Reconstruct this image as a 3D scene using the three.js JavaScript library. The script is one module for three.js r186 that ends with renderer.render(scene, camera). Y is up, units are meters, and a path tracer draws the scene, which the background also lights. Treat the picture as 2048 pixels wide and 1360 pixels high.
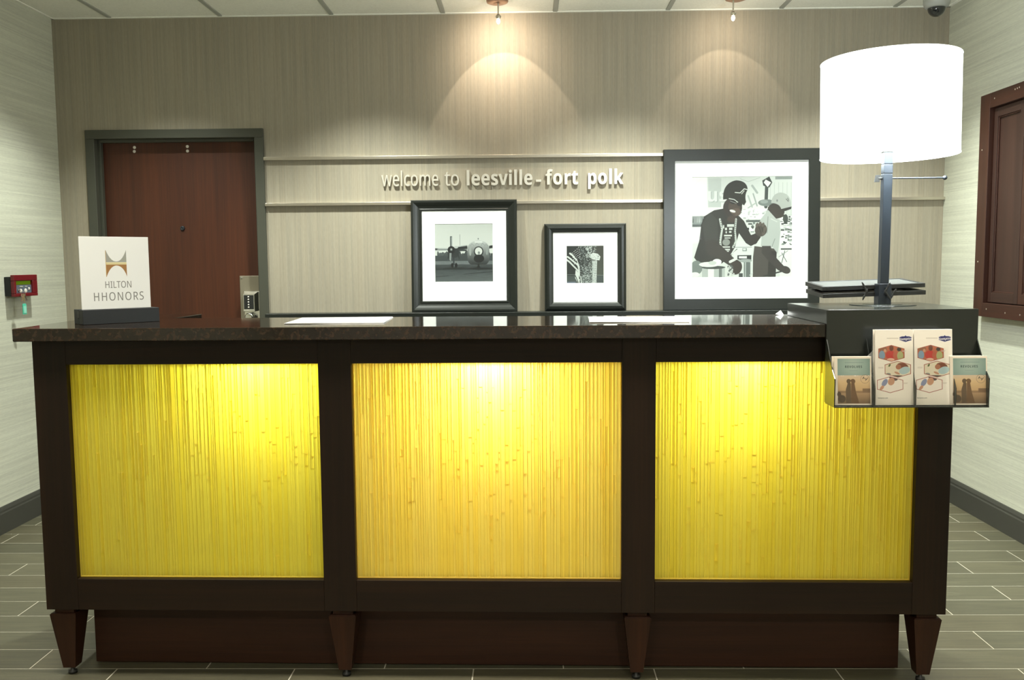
import * as THREE from 'three';
import { RoundedBoxGeometry } from 'three/addons/geometries/RoundedBoxGeometry.js';
import { mergeGeometries, mergeVertices } from 'three/addons/utils/BufferGeometryUtils.js';
import { FontLoader } from 'three/addons/loaders/FontLoader.js';
import { RectAreaLightUniformsLib } from 'three/addons/lights/RectAreaLightUniformsLib.js';

// ---------------------------------------------------------------- camera, exposure, lights
const scene = new THREE.Scene();
scene.background = new THREE.Color(0x000000);
const camera = new THREE.PerspectiveCamera(2 * Math.atan(680 / 1773) * 180 / Math.PI, 2048 / 1360, 0.05, 60);
camera.rotation.order = 'YXZ';
camera.position.set(0, 1.39, 0);
camera.rotation.set(-0.08795, 0.01844, -0.00856);
const renderer = new THREE.WebGLRenderer({ antialias: true });
renderer.toneMapping = THREE.LinearToneMapping;
renderer.toneMappingExposure = 1.0;
renderer.shadowMap.enabled = true;
RectAreaLightUniformsLib.init();

const LIGHT = {
  lobby: { front: 22, back: 27, angle: 1.04, backAngle: 1.3, color: [1.0, 0.94, 0.83] },   // recessed downlights over the lobby side of the desk
  down: { candela: [13.5, 22, 21, 19], angle: 0.93, color: [0.95, 1.0, 0.9] }, // recessed downlights over the staff side
  spot: [{ beam: 0.62, wide: 0.95, soft: 0.14 }, { beam: 0.24, wide: 0.3, soft: 0.07 }],
  spotColor: [1.0, 0.83, 0.66],
  lamp: { candela: 5, color: [0.9, 0.98, 1.0], shade: 1.5 },
  panel: { candela: [0.93, 1.55, 0.97], colors: [[0.93, 1.0, 0.62], [1.0, 0.9, 0.62], [0.95, 1.0, 0.62]] },
};

// room, metres: x right, y up, z towards the camera
const XL = -2.752, XR = 2.412, ZB = -5.235, ZF = 3.6, HC = 2.812, T = 0.16;
const O = new THREE.Vector3(-0.13, 0, -2.82), TURN = -0.01826;      // the desk stands a degree off the room's axes

// ---------------------------------------------------------------- helpers
let seed = 12345;
const rnd = () => { seed = (seed + 0x6d2b79f5) | 0; let t = Math.imul(seed ^ (seed >>> 15), 1 | seed); t = (t + Math.imul(t ^ (t >>> 7), 61 | t)) ^ t; return ((t ^ (t >>> 14)) >>> 0) / 4294967296; };
const rr = (a, b) => a + (b - a) * rnd();
const hash = (x, y, s) => { let h = Math.imul(x, 374761393) + Math.imul(y, 668265263) + Math.imul(s, 1274126177); h = Math.imul(h ^ (h >>> 13), 1274126177); return ((h ^ (h >>> 16)) >>> 0) / 4294967296; };
const mod = (a, n) => ((a % n) + n) % n;
function noise(x, y, px, py, s) {                    // tiling value noise
  const xi = Math.floor(x), yi = Math.floor(y), fx = x - xi, fy = y - yi, u = fx * fx * (3 - 2 * fx), v = fy * fy * (3 - 2 * fy);
  const h = (i, j) => hash(mod(i, px), mod(j, py), s);
  return (h(xi, yi) * (1 - u) + h(xi + 1, yi) * u) * (1 - v) + (h(xi, yi + 1) * (1 - u) + h(xi + 1, yi + 1) * u) * v;
}
const N = (u, v, fx, fy, s) => noise(u * fx, v * fy, fx, fy, s);
function dataTex(w, h, fn, metresU, metresV, srgb = true) {
  const d = new Uint8Array(w * h * 4);
  for (let j = 0; j < h; j++) for (let i = 0; i < w; i++) {
    const c = fn(i / w, j / h), k = (j * w + i) * 4;
    for (let n = 0; n < 3; n++) d[k + n] = Math.max(0, Math.min(255, c[n]));
    d[k + 3] = 255;
  }
  const t = new THREE.DataTexture(d, w, h);
  t.wrapS = t.wrapT = THREE.RepeatWrapping; t.magFilter = THREE.LinearFilter; t.minFilter = THREE.LinearMipmapLinearFilter; t.generateMipmaps = true;
  if (srgb) t.colorSpace = THREE.SRGBColorSpace;
  t.repeat.set(1 / metresU, 1 / metresV); t.needsUpdate = true;
  return t;
}
function canvasTex(w, h, draw) {
  const c = document.createElement('canvas'); c.width = w; c.height = h;
  draw(c.getContext('2d'), w, h);
  const t = new THREE.CanvasTexture(c); t.colorSpace = THREE.SRGBColorSpace; return t;
}
const lin = (r, g, b) => new THREE.Color().setRGB(r, g, b);
const std = (o) => new THREE.MeshStandardMaterial(o);
const phy = (o) => new THREE.MeshPhysicalMaterial(o);

const used = {};
function numbered(name) { const n = used[name] = (used[name] ?? -1) + 1; return n ? name + '_' + String(n).padStart(3, '0') : name; }
function mesh(geo, mat, name, parent, label) {
  const m = new THREE.Mesh(geo, mat); m.name = parent === scene ? numbered(name) : name; m.castShadow = m.receiveShadow = true;
  if (label) m.userData.label = label;
  parent.add(m); return m;
}
function thing(name, label, category, at = [0, 0, 0], turn = 0, group) {
  const o = new THREE.Group(); o.name = numbered(name); scene.add(o);
  o.position.set(...at); o.rotation.y = turn; o.userData = { label, category };
  if (group) o.userData.group = group;
  return o;
}
const cosT = Math.cos(TURN), sinT = Math.sin(TURN);
const onDesk = (x, y, w) => [O.x + cosT * x + sinT * w, y, O.z - sinT * x + cosT * w];   // desk axes to room axes
const deskThing = (name, label, category, at, turn = 0, group) => thing(name, label, category, onDesk(...at), TURN + turn, group);
function structure(name, geo, mat, parent = scene) { const m = mesh(geo, mat, name, parent); if (parent === scene) m.userData.kind = 'structure'; return m; }

function metres(geo, along = 'y', off = 0) {         // uv in metres; v runs along the grain
  const g = geo.index ? geo.toNonIndexed() : geo, p = g.attributes.position, n = g.attributes.normal, uv = new Float32Array(p.count * 2);
  const ax = ['x', 'y', 'z'];
  for (let i = 0; i < p.count; i += 3) {
    const nn = [0, 0, 0]; for (let k = 0; k < 3; k++) { nn[0] += n.getX(i + k); nn[1] += n.getY(i + k); nn[2] += n.getZ(i + k); }
    const a = nn.map(Math.abs), d = a[0] >= a[1] && a[0] >= a[2] ? 0 : a[1] >= a[2] ? 1 : 2;
    const rest = ax.filter((_, k) => k !== d), v = rest.includes(along) ? along : rest[1], u = rest.find((r) => r !== v);
    for (let k = 0; k < 3; k++) { const q = { x: p.getX(i + k), y: p.getY(i + k), z: p.getZ(i + k) }; uv[(i + k) * 2] = q[u] + off * 0.37; uv[(i + k) * 2 + 1] = q[v] + off; }
  }
  g.setAttribute('uv', new THREE.BufferAttribute(uv, 2));
  return g;
}
function bx(x0, x1, y0, y1, z0, z1, r = 0.0015, along = 'y') {   // a box with rounded edges, by its bounds
  const w = x1 - x0, h = y1 - y0, d = z1 - z0;
  const g = new RoundedBoxGeometry(w, h, d, 1, Math.min(r, w / 2.1, h / 2.1, d / 2.1));
  g.translate((x0 + x1) / 2, (y0 + y1) / 2, (z0 + z1) / 2);
  return metres(g, along, (x0 * 1.7 + y0 * 2.3 + z0));
}
const merge = (list) => mergeGeometries(list.map((g) => { const k = g.index ? g.toNonIndexed() : g; for (const n of Object.keys(k.attributes)) if (!['position', 'normal', 'uv'].includes(n)) k.deleteAttribute(n); return k; }));
function quads(list, uvFn) {                         // flat-shaded quads [a,b,c,d]
  const pos = [], uv = [];
  for (const [a, b, c, d] of list) for (const q of [a, b, c, a, c, d]) { pos.push(...q); uv.push(...(uvFn ? uvFn(q) : [q[0], q[1]])); }
  const g = new THREE.BufferGeometry();
  g.setAttribute('position', new THREE.Float32BufferAttribute(pos, 3)); g.setAttribute('uv', new THREE.Float32BufferAttribute(uv, 2));
  g.computeVertexNormals(); return g;
}
function hexa(b, t, bevel = 0) {                     // frustum between two rectangles [x0,x1,z0,z1,y]
  const P = (r, i) => [[r[0], r[4], r[3]], [r[1], r[4], r[3]], [r[1], r[4], r[2]], [r[0], r[4], r[2]]][i];
  const q = [[P(b, 3), P(b, 2), P(b, 1), P(b, 0)], [P(t, 0), P(t, 1), P(t, 2), P(t, 3)]];
  for (let i = 0; i < 4; i++) { const j = (i + 1) % 4; q.push([P(b, i), P(b, j), P(t, j), P(t, i)]); }
  return metres(quads(q), 'y', b[0]);
}
function slab(w, h, d, c) {                          // tile lying flat: chamfered upper edge, origin at the base's centre
  const R = (x, y, z) => [[-x, y, z], [x, y, z], [x, y, -z], [-x, y, -z]];
  const a = R(w / 2, 0, d / 2), b = R(w / 2, h - c, d / 2), t = R(w / 2 - c, h, d / 2 - c), q = [[t[0], t[1], t[2], t[3]]];
  for (let i = 0; i < 4; i++) { const j = (i + 1) % 4; q.push([a[i], a[j], b[j], b[i]], [b[i], b[j], t[j], t[i]]); }
  return quads(q, (p) => [p[0], p[2]]);
}
const lathe = (pts, seg = 48) => new THREE.LatheGeometry(pts.map((p) => new THREE.Vector2(...p)), seg);
const cyl = (r0, r1, h, seg = 24) => new THREE.CylinderGeometry(r0, r1, h, seg);
function panelUV(g, x0, x1, y0, y1) { const p = g.attributes.position, uv = g.attributes.uv; for (let i = 0; i < p.count; i++) uv.setXY(i, (p.getX(i) - x0) / (x1 - x0), (p.getY(i) - y0) / (y1 - y0)); return g; }

// ---------------------------------------------------------------- materials
function wood(dark, light, s, fine = 90) {
  return dataTex(512, 512, (u, v) => {
    const w = N(u, v, 6, 3, s) * 0.06, a = N(u + w, v, 14, 2, s + 1), b = N(u + w * 0.5, v, fine, 4, s + 2), c = N(u, v, 256, 16, s + 3);
    const t = Math.min(1, Math.max(0, 0.5 * a + 0.3 * b + 0.2 * c)); return [0, 1, 2].map((k) => dark[k] + (light[k] - dark[k]) * t);
  }, 0.5, 1.3);
}
const espressoTex = wood([22, 13, 5], [42, 26, 12], 11), mahoganyTex = wood([46, 24, 16], [74, 40, 27], 21), cherryTex = wood([52, 22, 8], [86, 42, 18], 31, 120);
const M = {};
M.espresso = phy({ map: espressoTex, roughness: 0.5, specularIntensity: 0.55 });
M.legWood = phy({ map: wood([40, 21, 10], [66, 37, 21], 15), roughness: 0.48, specularIntensity: 0.6 });
M.cherry = std({ map: cherryTex, roughness: 0.5 });
M.mahogany = std({ map: mahoganyTex, roughness: 0.42 });
M.mahoganyDark = std({ map: wood([46, 27, 21], [66, 42, 33], 41), roughness: 0.5 });
const streaks = (s, base, amp, tint) => dataTex(512, 512, (u, v) => {
  const a = N(u, v, 170, 3, s) - 0.5, b = N(u, v, 60, 2, s + 1) - 0.5, c = N(u, v, 256, 64, s + 2) - 0.5, d = N(u, v, 9, 2, s + 3) - 0.5;
  const t = 1 + amp * (0.9 * a + 0.5 * b + 0.5 * c + 0.35 * d); return base.map((x, k) => x * (t + tint[k] * b));
}, 0.62, 1.1);
M.wallBack = std({ map: streaks(51, [155, 147, 130], 0.085, [0.015, 0, -0.015]), roughness: 0.85 });
M.wallSide = std({ map: streaks(61, [201, 202, 185], 0.085, [0, 0.004, 0]), roughness: 0.85 });
M.wallPlain = std({ color: lin(0.82, 0.8, 0.74), roughness: 0.9 });
M.ceiling = std({ map: dataTex(256, 256, (u, v) => { const n = 247 + 8 * (N(u, v, 90, 90, 71) - 0.5) - (hash(Math.floor(u * 256), Math.floor(v * 256), 5) > 0.985 ? 14 : 0); return [n, n, n * 0.96]; }, 0.64, 0.64), roughness: 0.95 });
M.grid = std({ color: lin(0.42, 0.43, 0.39), roughness: 0.6 });
M.grout = std({ color: lin(0.56, 0.53, 0.43), roughness: 0.95 });
M.tiles = [0, 1, 2, 3].map((k) => {
  const b = [[85, 83, 65], [90, 87, 68], [81, 79, 62], [87, 83, 64]][k];
  return std({ map: dataTex(256, 256, (u, v) => { const t = 1 + 0.16 * (N(u, v, 3, 120, 80 + k) - 0.5) + 0.1 * (N(u, v, 8, 30, 90 + k) - 0.5) + 0.05 * (N(u, v, 100, 128, 95) - 0.5); return b.map((x) => x * t); }, 0.62, 0.31), roughness: 0.5 });
});
M.base = std({ color: lin(0.055, 0.055, 0.046), roughness: 0.45 });
M.doorFrame = std({ color: lin(0.062, 0.063, 0.047), roughness: 0.5 });
M.steel = std({ color: lin(0.62, 0.58, 0.5), metalness: 1, roughness: 0.3 });
M.rail = std({ color: lin(0.6, 0.55, 0.47), metalness: 0.9, roughness: 0.33 });
M.brushed = std({ color: lin(0.9, 0.86, 0.78), metalness: 0.75, roughness: 0.38 });
M.chrome = std({ color: lin(0.8, 0.8, 0.78), metalness: 1, roughness: 0.15 });
M.copper = std({ color: lin(0.55, 0.36, 0.27), metalness: 0.8, roughness: 0.35 });
M.brass = std({ color: lin(0.55, 0.42, 0.2), metalness: 1, roughness: 0.3 });
M.black = std({ color: lin(0.018, 0.019, 0.018), roughness: 0.4 });
M.blackSatin = phy({ color: lin(0.016, 0.019, 0.016), roughness: 0.2, ior: 1.55 });
M.blackFrame = phy({ color: lin(0.012, 0.0145, 0.012), roughness: 0.36 });
M.blackMatte = std({ color: lin(0.009, 0.011, 0.012), roughness: 0.6 });
M.post = std({ color: lin(0.016, 0.022, 0.03), roughness: 0.36 });
M.matBoard = std({ color: lin(0.86, 0.88, 0.87), roughness: 0.9 });
M.paper = std({ color: lin(0.85, 0.85, 0.82), roughness: 0.85 });
M.cream = std({ color: lin(0.8, 0.76, 0.68), roughness: 0.8 });
M.glass = phy({ color: 0xffffff, transmission: 1, thickness: 0, roughness: 0, ior: 1.45 });
M.acrylic = phy({ color: 0xffffff, transmission: 1, thickness: 0, roughness: 0.02, ior: 1.35 });
M.whiteBox = std({ color: lin(0.4, 0.39, 0.33), roughness: 0.9 });
M.plasticGrey = std({ color: lin(0.42, 0.43, 0.4), roughness: 0.5 });
M.darkDome = phy({ color: lin(0.012, 0.015, 0.018), roughness: 0.08, clearcoat: 1, clearcoatRoughness: 0.03 });
M.glowWarm = std({ color: 0xffffff, emissive: lin(1, 0.95, 0.85), emissiveIntensity: 3.0, roughness: 0.4 });
M.glowWhite = std({ color: 0xffffff, emissive: lin(0.98, 1, 0.92), emissiveIntensity: 2.0, roughness: 0.5 });
M.granite = phy({
  map: dataTex(512, 512, (u, v) => {
    const a = N(u, v, 40, 40, 101), b = N(u, v, 90, 90, 102), c = N(u, v, 170, 170, 103), d = N(u, v, 14, 14, 104);
    let r = 25 + 15 * d, g = 18 + 11 * d, bl = 12 + 8 * d;
    if (a * 0.6 + b * 0.4 > 0.56) { const k = Math.min(1, (a * 0.6 + b * 0.4 - 0.56) * 7); r += 20 * k; g += 13 * k; bl += 9 * k; }
    if (c > 0.8) { const k = (c - 0.8) * 5; r += 26 * k; g += 22 * k; bl += 17 * k; }
    return [r, g, bl];
  }, 0.4, 0.4), roughness: 0.06, ior: 1.52,
});
const resin = (r, g, b) => phy({ color: lin(r, g, b), transmission: 0.72, thickness: 0, roughness: 0.9, ior: 1.45, specularIntensity: 0.4 });
M.resin = [resin(0.95, 0.8, 0.1), resin(0.97, 0.79, 0.16), resin(0.96, 0.78, 0.1)];
M.resinWarm = [resin(0.95, 0.77, 0.07), resin(0.97, 0.76, 0.12), resin(0.95, 0.75, 0.07)];

// ---------------------------------------------------------------- the setting
{ // floor: a grout bed with plank tiles laid in running bond
  const floor = structure('floor', bx(XL - T, XR + T, -0.12, -0.0011, ZB - T, ZF + T, 0.001), M.grout);
  const PZ = 0.1536, PX = 0.6165, GAP = 0.0042, cache = {}, rest = [];
  const tileGeo = (w, d, k) => {
    const key = w.toFixed(3) + d.toFixed(3) + k;
    if (!cache[key]) { const g = slab(w, 0.0095, d, 0.0006); const uv = g.attributes.uv; for (let i = 0; i < uv.count; i++) uv.setXY(i, uv.getX(i) + k * 0.31, uv.getY(i) + k * 0.077); cache[key] = g; }
    return cache[key];
  };
  for (let n = -45; n <= 15; n++) {
    const z1 = Math.min(ZF, -2.930 - (n - 1) * PZ - GAP / 2), z0 = Math.max(ZB, -2.930 - n * PZ + GAP / 2);
    if (z1 - z0 < 0.02) continue;
    const start = mod(n, 2) === 0 ? 1.654 : 1.654 + PX / 2;
    for (let i = -10; i < 5; i++) {
      const x0 = Math.max(XL, start + i * PX + GAP / 2), x1 = Math.min(XR, start + (i + 1) * PX - GAP / 2);
      if (x1 - x0 < 0.02) continue;
      const k = Math.floor(hash(n + 60, i + 20, 7) * 4), g = tileGeo(x1 - x0, z1 - z0, k), lift = -0.0095 - 0.0003 * hash(n + 60, i + 20, 9);
      if (n >= -5) { const m = mesh(g, M.tiles[k], 'tile', floor); m.position.set((x0 + x1) / 2, lift, (z0 + z1) / 2); }
      else { const c = g.clone(); c.translate((x0 + x1) / 2, lift, (z0 + z1) / 2); rest.push(c); }
    }
  }
  const field = mesh(merge(rest), M.tiles[0], 'tile_field', floor); field.userData.kind = 'stuff';
}
{ // ceiling: lay-in panels between T bars
  const ceil = structure('ceiling', bx(XL - T, XR + T, HC + 0.03, HC + 0.15, ZB - T, ZF + T, 0.001), M.wallPlain);
  const P = 0.643, xs = [], zs = [];
  for (let x = -2.405 - P; x < XR + P; x += P) xs.push(x);
  for (let z = -4.64 - P; z < ZF + P; z += P) zs.push(z);
  const cache = {};
  for (let i = 0; i + 1 < xs.length; i++) for (let j = 0; j + 1 < zs.length; j++) {
    const x0 = Math.max(XL, xs[i] + 0.012), x1 = Math.min(XR, xs[i + 1] - 0.012), z0 = Math.max(ZB, zs[j] + 0.012), z1 = Math.min(ZF, zs[j + 1] - 0.012);
    if (x1 - x0 < 0.02 || z1 - z0 < 0.02) continue;
    const key = (x1 - x0).toFixed(3) + (z1 - z0).toFixed(3);
    cache[key] ??= slab(x1 - x0, 0.016, z1 - z0, 0.003);
    const m = mesh(cache[key], M.ceiling, 'ceiling_panel', ceil); m.rotation.x = Math.PI; m.position.set((x0 + x1) / 2, HC + 0.02, (z0 + z1) / 2);
  }
  for (const x of xs) if (x > XL && x < XR) mesh(bx(x - 0.012, x + 0.012, HC, HC + 0.03, ZB, ZF, 0.001), M.grid, 'grid_bar', ceil);
  for (const z of zs) if (z > ZB && z < ZF) mesh(bx(XL, XR, HC + 0.0005, HC + 0.03, z - 0.012, z + 0.012, 0.001), M.grid, 'grid_bar', ceil);
  mesh(merge([bx(XL, XR, HC - 0.001, HC + 0.03, ZB, ZB + 0.018, 0.001), bx(XL, XL + 0.018, HC - 0.001, HC + 0.03, ZB, ZF, 0.001), bx(XR - 0.018, XR, HC - 0.001, HC + 0.03, ZB, ZF, 0.001)]), M.ceiling, 'edge_angle', ceil);
}
{ // walls
  structure('wall_left', bx(XL - T, XL, 0, HC + 0.03, ZB, ZF, 0.001, 'z'), M.wallSide);
  structure('wall_right', bx(XR, XR + T, 0, HC + 0.03, ZB, ZF, 0.001, 'z'), M.wallSide);
  structure('wall_front', bx(XL - T, XR + T, 0, HC + 0.03, ZF, ZF + T, 0.001), M.wallPlain);
  structure('wall_back', merge([
    bx(XL - T, -2.57, 0, HC + 0.03, ZB - T, ZB, 0.0005), bx(-1.552, XR + T, 0, HC + 0.03, ZB - T, ZB, 0.0005), bx(-2.57, -1.552, 2.162, HC + 0.03, ZB - T, ZB, 0.0005),
    bx(-2.7, -1.4, 0, 2.3, ZB - T - 0.04, ZB - T, 0.0005)]), M.wallBack);
  // skirtings with a moulded top
  const prof = new THREE.Shape([[0, 0], [0.013, 0], [0.013, 0.105], [0.0095, 0.112], [0.0095, 0.122], [0.006, 0.131], [0.003, 0.138], [0, 0.141]].map((p) => new THREE.Vector2(...p)));
  const run = (len) => new THREE.ExtrudeGeometry(prof, { depth: len, bevelEnabled: false });
  const gl = run(ZF - ZB); gl.translate(XL, 0, ZB); structure('baseboard_left', gl, M.base);
  const gr = run(ZF - ZB); gr.rotateY(Math.PI); gr.translate(XR, 0, ZF); structure('baseboard_right', gr, M.base);
  const gb = run(XR - 0.014 + 1.53); gb.rotateY(-Math.PI / 2); gb.rotateY(0); gb.translate(XR - 0.014, 0, ZB); structure('baseboard_back', gb, M.base);
  // two metal rails across the back wall
  for (const [n, y0, y1] of [[1, 1.991, 2.010], [2, 1.726, 1.744]]) structure('trim_' + n, bx(-1.536, XR, y0, y1, ZB, ZB + 0.024, 0.002, 'x'), M.rail);
}
{ // the door behind the desk
  const d = new THREE.Group(); d.name = 'door_1'; d.userData.kind = 'structure'; scene.add(d);
  const f = ZB + 0.016, b = ZB - 0.115;
  mesh(merge([
    bx(-2.584, -2.531, 0, 2.126, b, f, 0.003), bx(-1.589, -1.537, 0, 2.126, b, f, 0.003), bx(-2.584, -1.537, 2.126, 2.177, b, f, 0.003),
    bx(-2.531, -2.515, 0, 2.126, ZB - 0.062, ZB - 0.03, 0.002), bx(-1.605, -1.589, 0, 2.126, ZB - 0.062, ZB - 0.03, 0.002), bx(-2.515, -1.605, 2.11, 2.126, ZB - 0.062, ZB - 0.03, 0.002)]), M.doorFrame, 'door_frame', d);
  mesh(bx(-2.528, -1.592, 0.008, 2.122, ZB - 0.108, ZB - 0.064, 0.002), M.cherry, 'door_leaf', d);
  const z = ZB - 0.064;
  const peep = mesh(lathe([[0, 0.004], [0.006, 0.004], [0.007, 0.008], [0.012, 0.007], [0.014, 0], [0, 0]], 24), M.post, 'peephole', d); peep.rotation.x = Math.PI / 2; peep.position.set(-2.06, 1.606, z);
  const lens = mesh(new THREE.SphereGeometry(0.006, 16, 10), M.darkDome, 'lens', peep); lens.position.y = 0.004;
  for (const [x, y] of [[-2.328, 2.085], [-2.33, 2.062], [-2.012, 2.087], [-2.012, 2.061]]) { const s = mesh(lathe([[0, 0.003], [0.006, 0.003], [0.009, 0.001], [0.009, 0], [0, 0]], 16), M.cream, 'screw_plug', d); s.rotation.x = Math.PI / 2; s.position.set(x, y, z); }
  const plate = mesh(bx(-1.727, -1.60, 1.02, 1.320, z, z + 0.004, 0.0018), std({ color: lin(0.25, 0.22, 0.16), metalness: 0.3, roughness: 0.4 }), 'lock_plate', d);
  { const s = mesh(new THREE.SphereGeometry(0.0055, 12, 8), M.chrome, 'screw', plate); s.position.set(-1.716, 1.309, z + 0.004); }
  // push-button lock: a housing with sloping sides, five buttons on a black face
  const k = mesh(hexa([-0.047, 0.047, 0.0, 0.005, 0], [-0.047, 0.047, 0.0, 0.005, 0.02]), M.chrome, 'lock_housing', d);
  k.geometry = merge([bx(-0.046, 0.046, -0.16, 0.055, 0, 0.012, 0.002), quads([
    [[-0.042, 0.055, 0.01], [0.042, 0.055, 0.01], [0.026, 0.038, 0.05], [-0.04, 0.038, 0.05]].reverse(), [[-0.042, 0.055, 0.01], [-0.04, 0.038, 0.05], [-0.04, -0.06, 0.05], [-0.042, -0.06, 0.01]].reverse().reverse(),
    [[0.042, 0.055, 0.01], [0.042, -0.06, 0.01], [0.026, -0.06, 0.05], [0.026, 0.038, 0.05]], [[-0.04, -0.06, 0.05], [0.026, -0.06, 0.05], [0.026, 0.038, 0.05], [-0.04, 0.038, 0.05]],
    [[-0.042, -0.06, 0.01], [0.042, -0.06, 0.01], [0.026, -0.06, 0.05], [-0.04, -0.06, 0.05]]]),
    bx(-0.04, 0.03, -0.064, -0.054, 0.012, 0.054, 0.002)]);
  k.position.set(-1.655, 1.172, z);
  mesh(bx(-0.036, 0.022, -0.05, 0.034, 0.049, 0.0525, 0.001), M.black, 'button_face', k);
  for (let i = 0; i < 5; i++) { const c = mesh(lathe([[0, 0.005], [0.0035, 0.0045], [0.0045, 0.002], [0.0045, 0], [0, 0]], 16), M.cream, 'button', k); c.rotation.x = Math.PI / 2; c.position.set(-0.008, 0.024 - i * 0.0155, 0.0525); }
  { const kn = mesh(lathe([[0, 0.05], [0.02, 0.05], [0.027, 0.044], [0.027, 0.02], [0.018, 0.012], [0.018, 0], [0, 0]], 28), M.chrome, 'knob', k); kn.rotation.x = Math.PI / 2; kn.position.set(-0.006, -0.098, 0.01); }
}

// ---------------------------------------------------------------- lighting fittings
{
  const spots = [[-2.03, 'leftmost, above the door'], [-0.86, 'second from the left, above the wall lettering'], [0.52, 'third from the left, above the small picture'], [1.72, 'rightmost, above the table lamp']];
  for (const [k, [x, which]] of spots.entries()) {
    const t = thing('recessed_downlight', 'round recessed ceiling downlight, ' + which, 'ceiling light', [x, HC, -4.55]);
    mesh(lathe([[0.052, 0.004], [0.055, -0.006], [0.075, -0.006], [0.08, 0], [0.08, 0.004], [0.052, 0.004]], 40), M.paper, 'trim_ring', t);
    const l = mesh(cyl(0.052, 0.052, 0.004, 40), M.glowWhite, 'lens', t); l.position.y = 0.002;
    const s = new THREE.SpotLight(lin(...LIGHT.down.color), LIGHT.down.candela[k], 0, LIGHT.down.angle, 0.65, 2); s.name = 'downlight_beam';
    s.position.set(x, HC - 0.012, -4.55); s.target.position.set(x, 0, -4.55); s.castShadow = true; s.shadow.radius = 2; scene.add(s, s.target);
  }
  const lobby = [[-1.5, -2.4, 'leftmost of the row in front of the desk'], [0, -2.4, 'middle of the row in front of the desk'], [1.45, -2.4, 'rightmost of the row in front of the desk'], [-1.1, 1.2, 'left of the two far from the desk'], [1.0, 1.2, 'right of the two far from the desk']];
  for (const [x, z, which] of lobby) {
    const r = z < 0 ? 0.2 : 0.052;                    // wide drum fittings by the desk, small cans further back
    const t = z < 0 ? thing('ceiling_drum_light', 'wide round ceiling light, ' + which, 'ceiling light', [x, HC, z]) : thing('recessed_downlight', 'round recessed ceiling downlight, ' + which, 'ceiling light', [x, HC, z]);
    mesh(lathe([[r, 0.004], [r + 0.003, -0.006], [r + 0.023, -0.006], [r + 0.028, 0], [r + 0.028, 0.004], [r, 0.004]], 40), M.paper, 'trim_ring', t);
    const l = mesh(cyl(r, r, 0.004, 40), M.glowWarm, 'lens', t); l.position.y = 0.002;
    const s = new THREE.SpotLight(lin(...LIGHT.lobby.color), z < 0 ? LIGHT.lobby.front : LIGHT.lobby.back, 0, z < 0 ? LIGHT.lobby.angle : LIGHT.lobby.backAngle, z < 0 ? 1 : 0.5, 2); s.name = 'lobby_beam';
    s.position.set(x, HC - 0.012, z); s.target.position.set(x, 0, z); s.castShadow = true; s.shadow.radius = z < 0 ? 10 : 2.5; scene.add(s, s.target);
  }
}
// two small spotlights on the ceiling
for (const [k, x, cx, label] of [[0, -0.15, -0.155, 'small ceiling spotlight with a bare bright bulb above the wall lettering, left of the two'], [1, 1.113, 1.13, 'small ceiling spotlight with a dimmer bulb above the large picture, right of the two']]) {
  const t = thing('ceiling_spotlight', label, 'spotlight', [cx, HC, -4.93], 0, 'spotlights on the ceiling by the back wall');
  mesh(lathe([[0, -0.034], [0.02, -0.034], [0.024, -0.03], [0.04, -0.032], [0.057, -0.026], [0.06, -0.018], [0.06, 0], [0, 0]], 40), M.copper, 'canopy', t);
  const dx = x - cx, st = mesh(cyl(0.0045, 0.0045, 0.062, 12), M.steel, 'stem', t); st.position.set(dx, -0.062, 0.01);
  const arc = new THREE.TorusGeometry(0.014, 0.002, 8, 20, Math.PI); const y = mesh(arc, M.steel, 'yoke', t); y.position.set(dx, -0.106, 0.01);
  const h = mesh(lathe([[0, 0.016], [0.007, 0.014], [0.0115, 0.004], [0.012, -0.004], [0.009, -0.009], [0, -0.009]], 20), M.steel, 'bulb_holder', t); h.position.set(dx, -0.106, 0.01);
  const b = mesh(lathe([[0, -0.019], [0.006, -0.016], [0.01, -0.008], [0.0105, 0], [0.007, 0.009], [0, 0.011]], 20), M.glowWarm, 'bulb', t); b.position.set(dx, -0.124, 0.01);
  const tip = mesh(lathe([[0, -0.008], [0.0015, -0.006], [0.004, 0], [0, 0.001]], 12), M.glass, 'glass_tip', t); tip.position.set(dx, -0.145, 0.01);
  const L = new THREE.Vector3(x, HC - 0.122, -4.92), c = lin(...LIGHT.spotColor);
  const glow = new THREE.PointLight(c, LIGHT.spot[k].soft, 0, 2); glow.name = 'spotlight_glow'; glow.position.copy(L); glow.castShadow = true; glow.shadow.radius = 0.25; scene.add(glow);
  for (const [power, angle, soft, out, name] of [[LIGHT.spot[k].beam, 0.66, 0.05, 0.72, 'spotlight_beam'], [LIGHT.spot[k].wide, 1.08, 1, 2.6, 'spotlight_spill']]) {
    const beam = new THREE.SpotLight(c, power, 0, angle, soft, 2); beam.name = name; beam.position.copy(L);
    beam.target.position.set(x + 0.05, L.y - 1.0, L.z - out); beam.castShadow = true; beam.shadow.radius = 0.25; scene.add(beam, beam.target);
  }
}
{ // dome camera in the corner
  const t = thing('security_camera', 'dome security camera with grey housing in the ceiling corner above the lamp', 'security camera', [2.245, HC, -5.03]);
  mesh(lathe([[0, -0.06], [0.05, -0.06], [0.06, -0.055], [0.068, -0.035], [0.07, 0], [0, 0]], 40), M.plasticGrey, 'housing', t);
  const s = mesh(new THREE.SphereGeometry(0.046, 32, 16, 0, Math.PI * 2, Math.PI / 2, Math.PI / 2), M.darkDome, 'dome', t); s.position.y = -0.06;
}

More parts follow.
